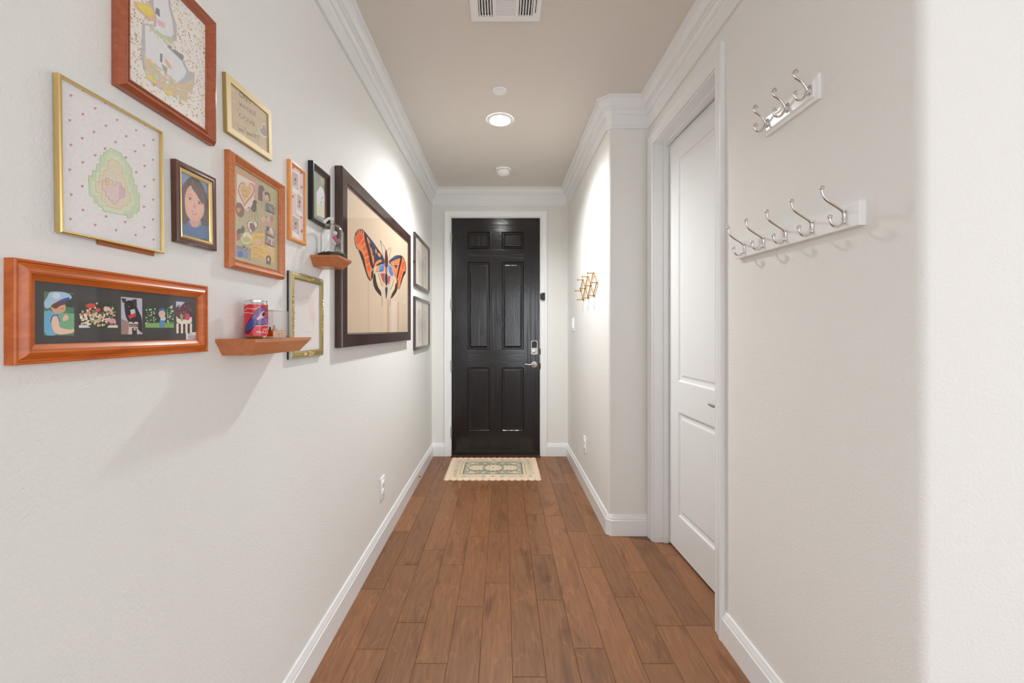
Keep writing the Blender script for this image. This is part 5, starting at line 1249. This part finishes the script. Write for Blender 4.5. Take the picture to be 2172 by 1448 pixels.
for k in range(1300):
    u, v = random.uniform(-fx, fx), random.uniform(-fy, fy); c = random.choice([tl_, dk_, (128, 132, 120), (176, 172, 152), (194, 184, 160)])
    if abs(u) > fx * .42 and random.random() < .55: c = random.choice([(186, 176, 152), (206, 190, 164), (172, 168, 148)])
    A.ell(u, v, random.uniform(.003, .007), random.uniform(.002, .005), c, 3.5, random.uniform(0, 3), 6)
def medal(u, v, r):
    A.ell(u, v, r * 1.3, r * 1.45, (132, 136, 122), 4, 0, 24)
    for k in range(14): A.ell(u + r * 1.12 * math.cos(k * PI / 7), v + r * 1.2 * math.sin(k * PI / 7), r * .13, r * .16, (196, 184, 158), 5, 0, 7)
    A.ell(u, v, r, r * 1.05, cr, 6, 0, 24); A.ell(u, v, r * .72, r * .72, (212, 190, 168), 7, 0, 20); A.ell(u, v, r * .5, r * .5, cr, 8, 0, 20); A.ell(u, v, r * .12, r * .14, (138, 130, 112), 9)
    for k in range(10): A.ell(u + r * .86 * math.cos(k * PI / 5), v + r * .9 * math.sin(k * PI / 5), r * .07, r * .09, (190, 172, 150), 8, 0, 6)
medal(0, 0, .078); medal(-w * .41, 0, .062); medal(w * .41, 0, .062)
for su in (-1, 1):
    for sv in (-1, 1):
        A.poly([(su * .13, sv * .105), (su * .16, sv * .142), (su * .21, sv * .150), (su * .245, sv * .125), (su * .20, sv * .135), (su * .165, sv * .128)], cr, 5)
        A.ell(su * .20, sv * .115, .022, .014, cr, 5); A.ell(su * .085, sv * .125, .020, .018, (206, 190, 164), 5); A.ell(su * .108, sv * .045, .014, .018, cr, 5); A.ell(su * .24, sv * .06, .013, .016, (206, 190, 164), 5)
    for k in range(6): A.ell(su * (fx - .03), -fy * .85 + k * fy * .34, .020, .010, (200, 188, 162), 5, 0, 8)
    A.ell(0, su * fy * .85, .035, .014, cr, 5); A.ell(0, su * (d - .055), .060, .036, (230, 212, 190), 5); A.ell(0, su * (d - .055), .042, .024, (208, 190, 160), 6); A.ell(0, su * (d - .055), .012, .009, (136, 124, 104), 7)
    for k in range(9):
        u = -w * .85 + k * w * .2125
        if abs(u) > .08: A.ell(u, su * (d - .055), .020, .013, random.choice([(192, 178, 148), (212, 192, 166), (178, 170, 142)]), 5, random.random())
        if 0 < k < 8: A.ell(su * (w - .055), -d * .8 + k * d * .2, .014, .018, random.choice([(192, 178, 150), (210, 190, 164), (178, 168, 140)]), 5, random.random())
    for sv in (-1, 1): A.ell(su * (w - .065), sv * (d - .06), .040, .034, (224, 206, 182), 4); A.ell(su * (w - .065), sv * (d - .06), .022, .018, (196, 182, 152), 6); A.ell(su * (w - .065), sv * (d - .06), .007, .006, (130, 120, 100), 7)
for k in range(620):
    u, v = random.uniform(-w, w), random.uniform(-d, d)
    if abs(u) > fx + .03 or abs(v) > fy + .025: A.ell(u, v, .004, .003, random.choice([(192, 176, 146), (180, 166, 136), (218, 202, 174), (168, 156, 128)]), 4, random.random() * 3, 6)
A.into(mb, .0012)
mb.build('woven_field', M['cloth'], rg, smooth=0, recalc=False)
mb = MB(); cc = L(222, 202, 178)
def scallop(u, v, r, ax):
    n_ = 14; zt_ = .009
    pts = [(u + r * math.cos(2 * PI * k / n_) * (1 if ax else .95), v + r * math.sin(2 * PI * k / n_)) for k in range(n_)]
    mb.add([(a, b, 0) for a, b in pts] + [(u + (a - u) * .75, v + (b - v) * .75, zt_) for a, b in pts], [list(range(n_)), list(range(n_, 2 * n_))] + [(k, (k + 1) % n_, n_ + (k + 1) % n_, n_ + k) for k in range(n_)], 0, cc)
for k in range(15):
    u = -w + 2 * w * k / 14
    for sv in (-1, 1): scallop(u, sv * d, .031, 1)
for k in range(1, 9):
    v = -d + 2 * d * k / 9
    for su in (-1, 1): scallop(su * w, v, .034, 0)
mb.box(-w - .012, w + .012, -d - .012, -d + .012, .0, .0085, 0, cc); mb.box(-w - .012, w + .012, d - .012, d + .012, .0, .0085, 0, cc)
mb.box(-w - .012, -w + .012, -d, d, .0, .0085, 0, cc); mb.box(w - .012, w + .012, -d, d, .0, .0085, 0, cc)
o = mb.build('scalloped_border', M['cloth'], rg, smooth=0); o['label'] = 'cream crocheted border'

# ================================================================== LIGHT, CAMERA
wd = bpy.data.worlds.new('daylight'); bpy.context.scene.world = wd; wd.use_nodes = True
bgn = wd.node_tree.nodes['Background']; bgn.inputs[0].default_value = (0.90, 0.945, 1.0, 1); bgn.inputs[1].default_value = 3.05
def portal(loc, rot, sx_, sy_):
    l = bpy.data.lights.new('window_portal', 'AREA'); l.shape = 'RECTANGLE'; l.size = sx_; l.size_y = sy_
    l.cycles.is_portal = True
    o = bpy.data.objects.new('window_portal', l); C.objects.link(o); o.location = loc; o.rotation_euler = rot
for a, b, c, d in WB: portal(((a + b) / 2, Y0 - .08, (c + d) / 2), (PI / 2, 0, PI), b - a, d - c)
portal((X1 + .08, (WS[0] + WS[1]) / 2, (WS[2] + WS[3]) / 2), (PI / 2, 0, PI / 2), WS[1] - WS[0], WS[3] - WS[2])
portal((X0 - .08, (WW[0] + WW[1]) / 2, (WW[2] + WW[3]) / 2), (PI / 2, 0, -PI / 2), WW[1] - WW[0], WW[3] - WW[2])

sp = bpy.data.lights.new('recessed_lamp', 'SPOT'); sp.energy = 110; sp.spot_size = math.radians(152); sp.spot_blend = 1.0; sp.shadow_soft_size = 0.045; sp.color = (0.985, 0.99, 1.0)
so = bpy.data.objects.new('recessed_lamp', sp); C.objects.link(so); so.location = (-.018, 2.885, ZC - .065)
cam = bpy.data.cameras.new('camera'); cam.sensor_width = 36; cam.lens = 36 * F / 2172
cam.shift_x = (1086 - VX) / 2172; cam.shift_y = (VY - 724) / 2172
cam.clip_start = 0.02
co = bpy.data.objects.new('camera', cam); C.objects.link(co)
co.location = (0, 0, H); co.rotation_euler = (PI / 2, 0, 0)
sc = bpy.context.scene; sc.camera = co
sc.view_settings.view_transform = 'Standard'; sc.view_settings.look = 'None'
sc.view_settings.gamma = 1; sc.view_settings.use_curve_mapping = False
sc.view_settings.exposure = 0.54
sc.cycles.use_denoising = True
sc.cycles.max_bounces = 16; sc.cycles.diffuse_bounces = 10; sc.cycles.glossy_bounces = 6; sc.cycles.transparent_max_bounces = 16
sc.cycles.caustics_reflective = False; sc.cycles.caustics_refractive = False
sc.cycles.sample_clamp_indirect = 8
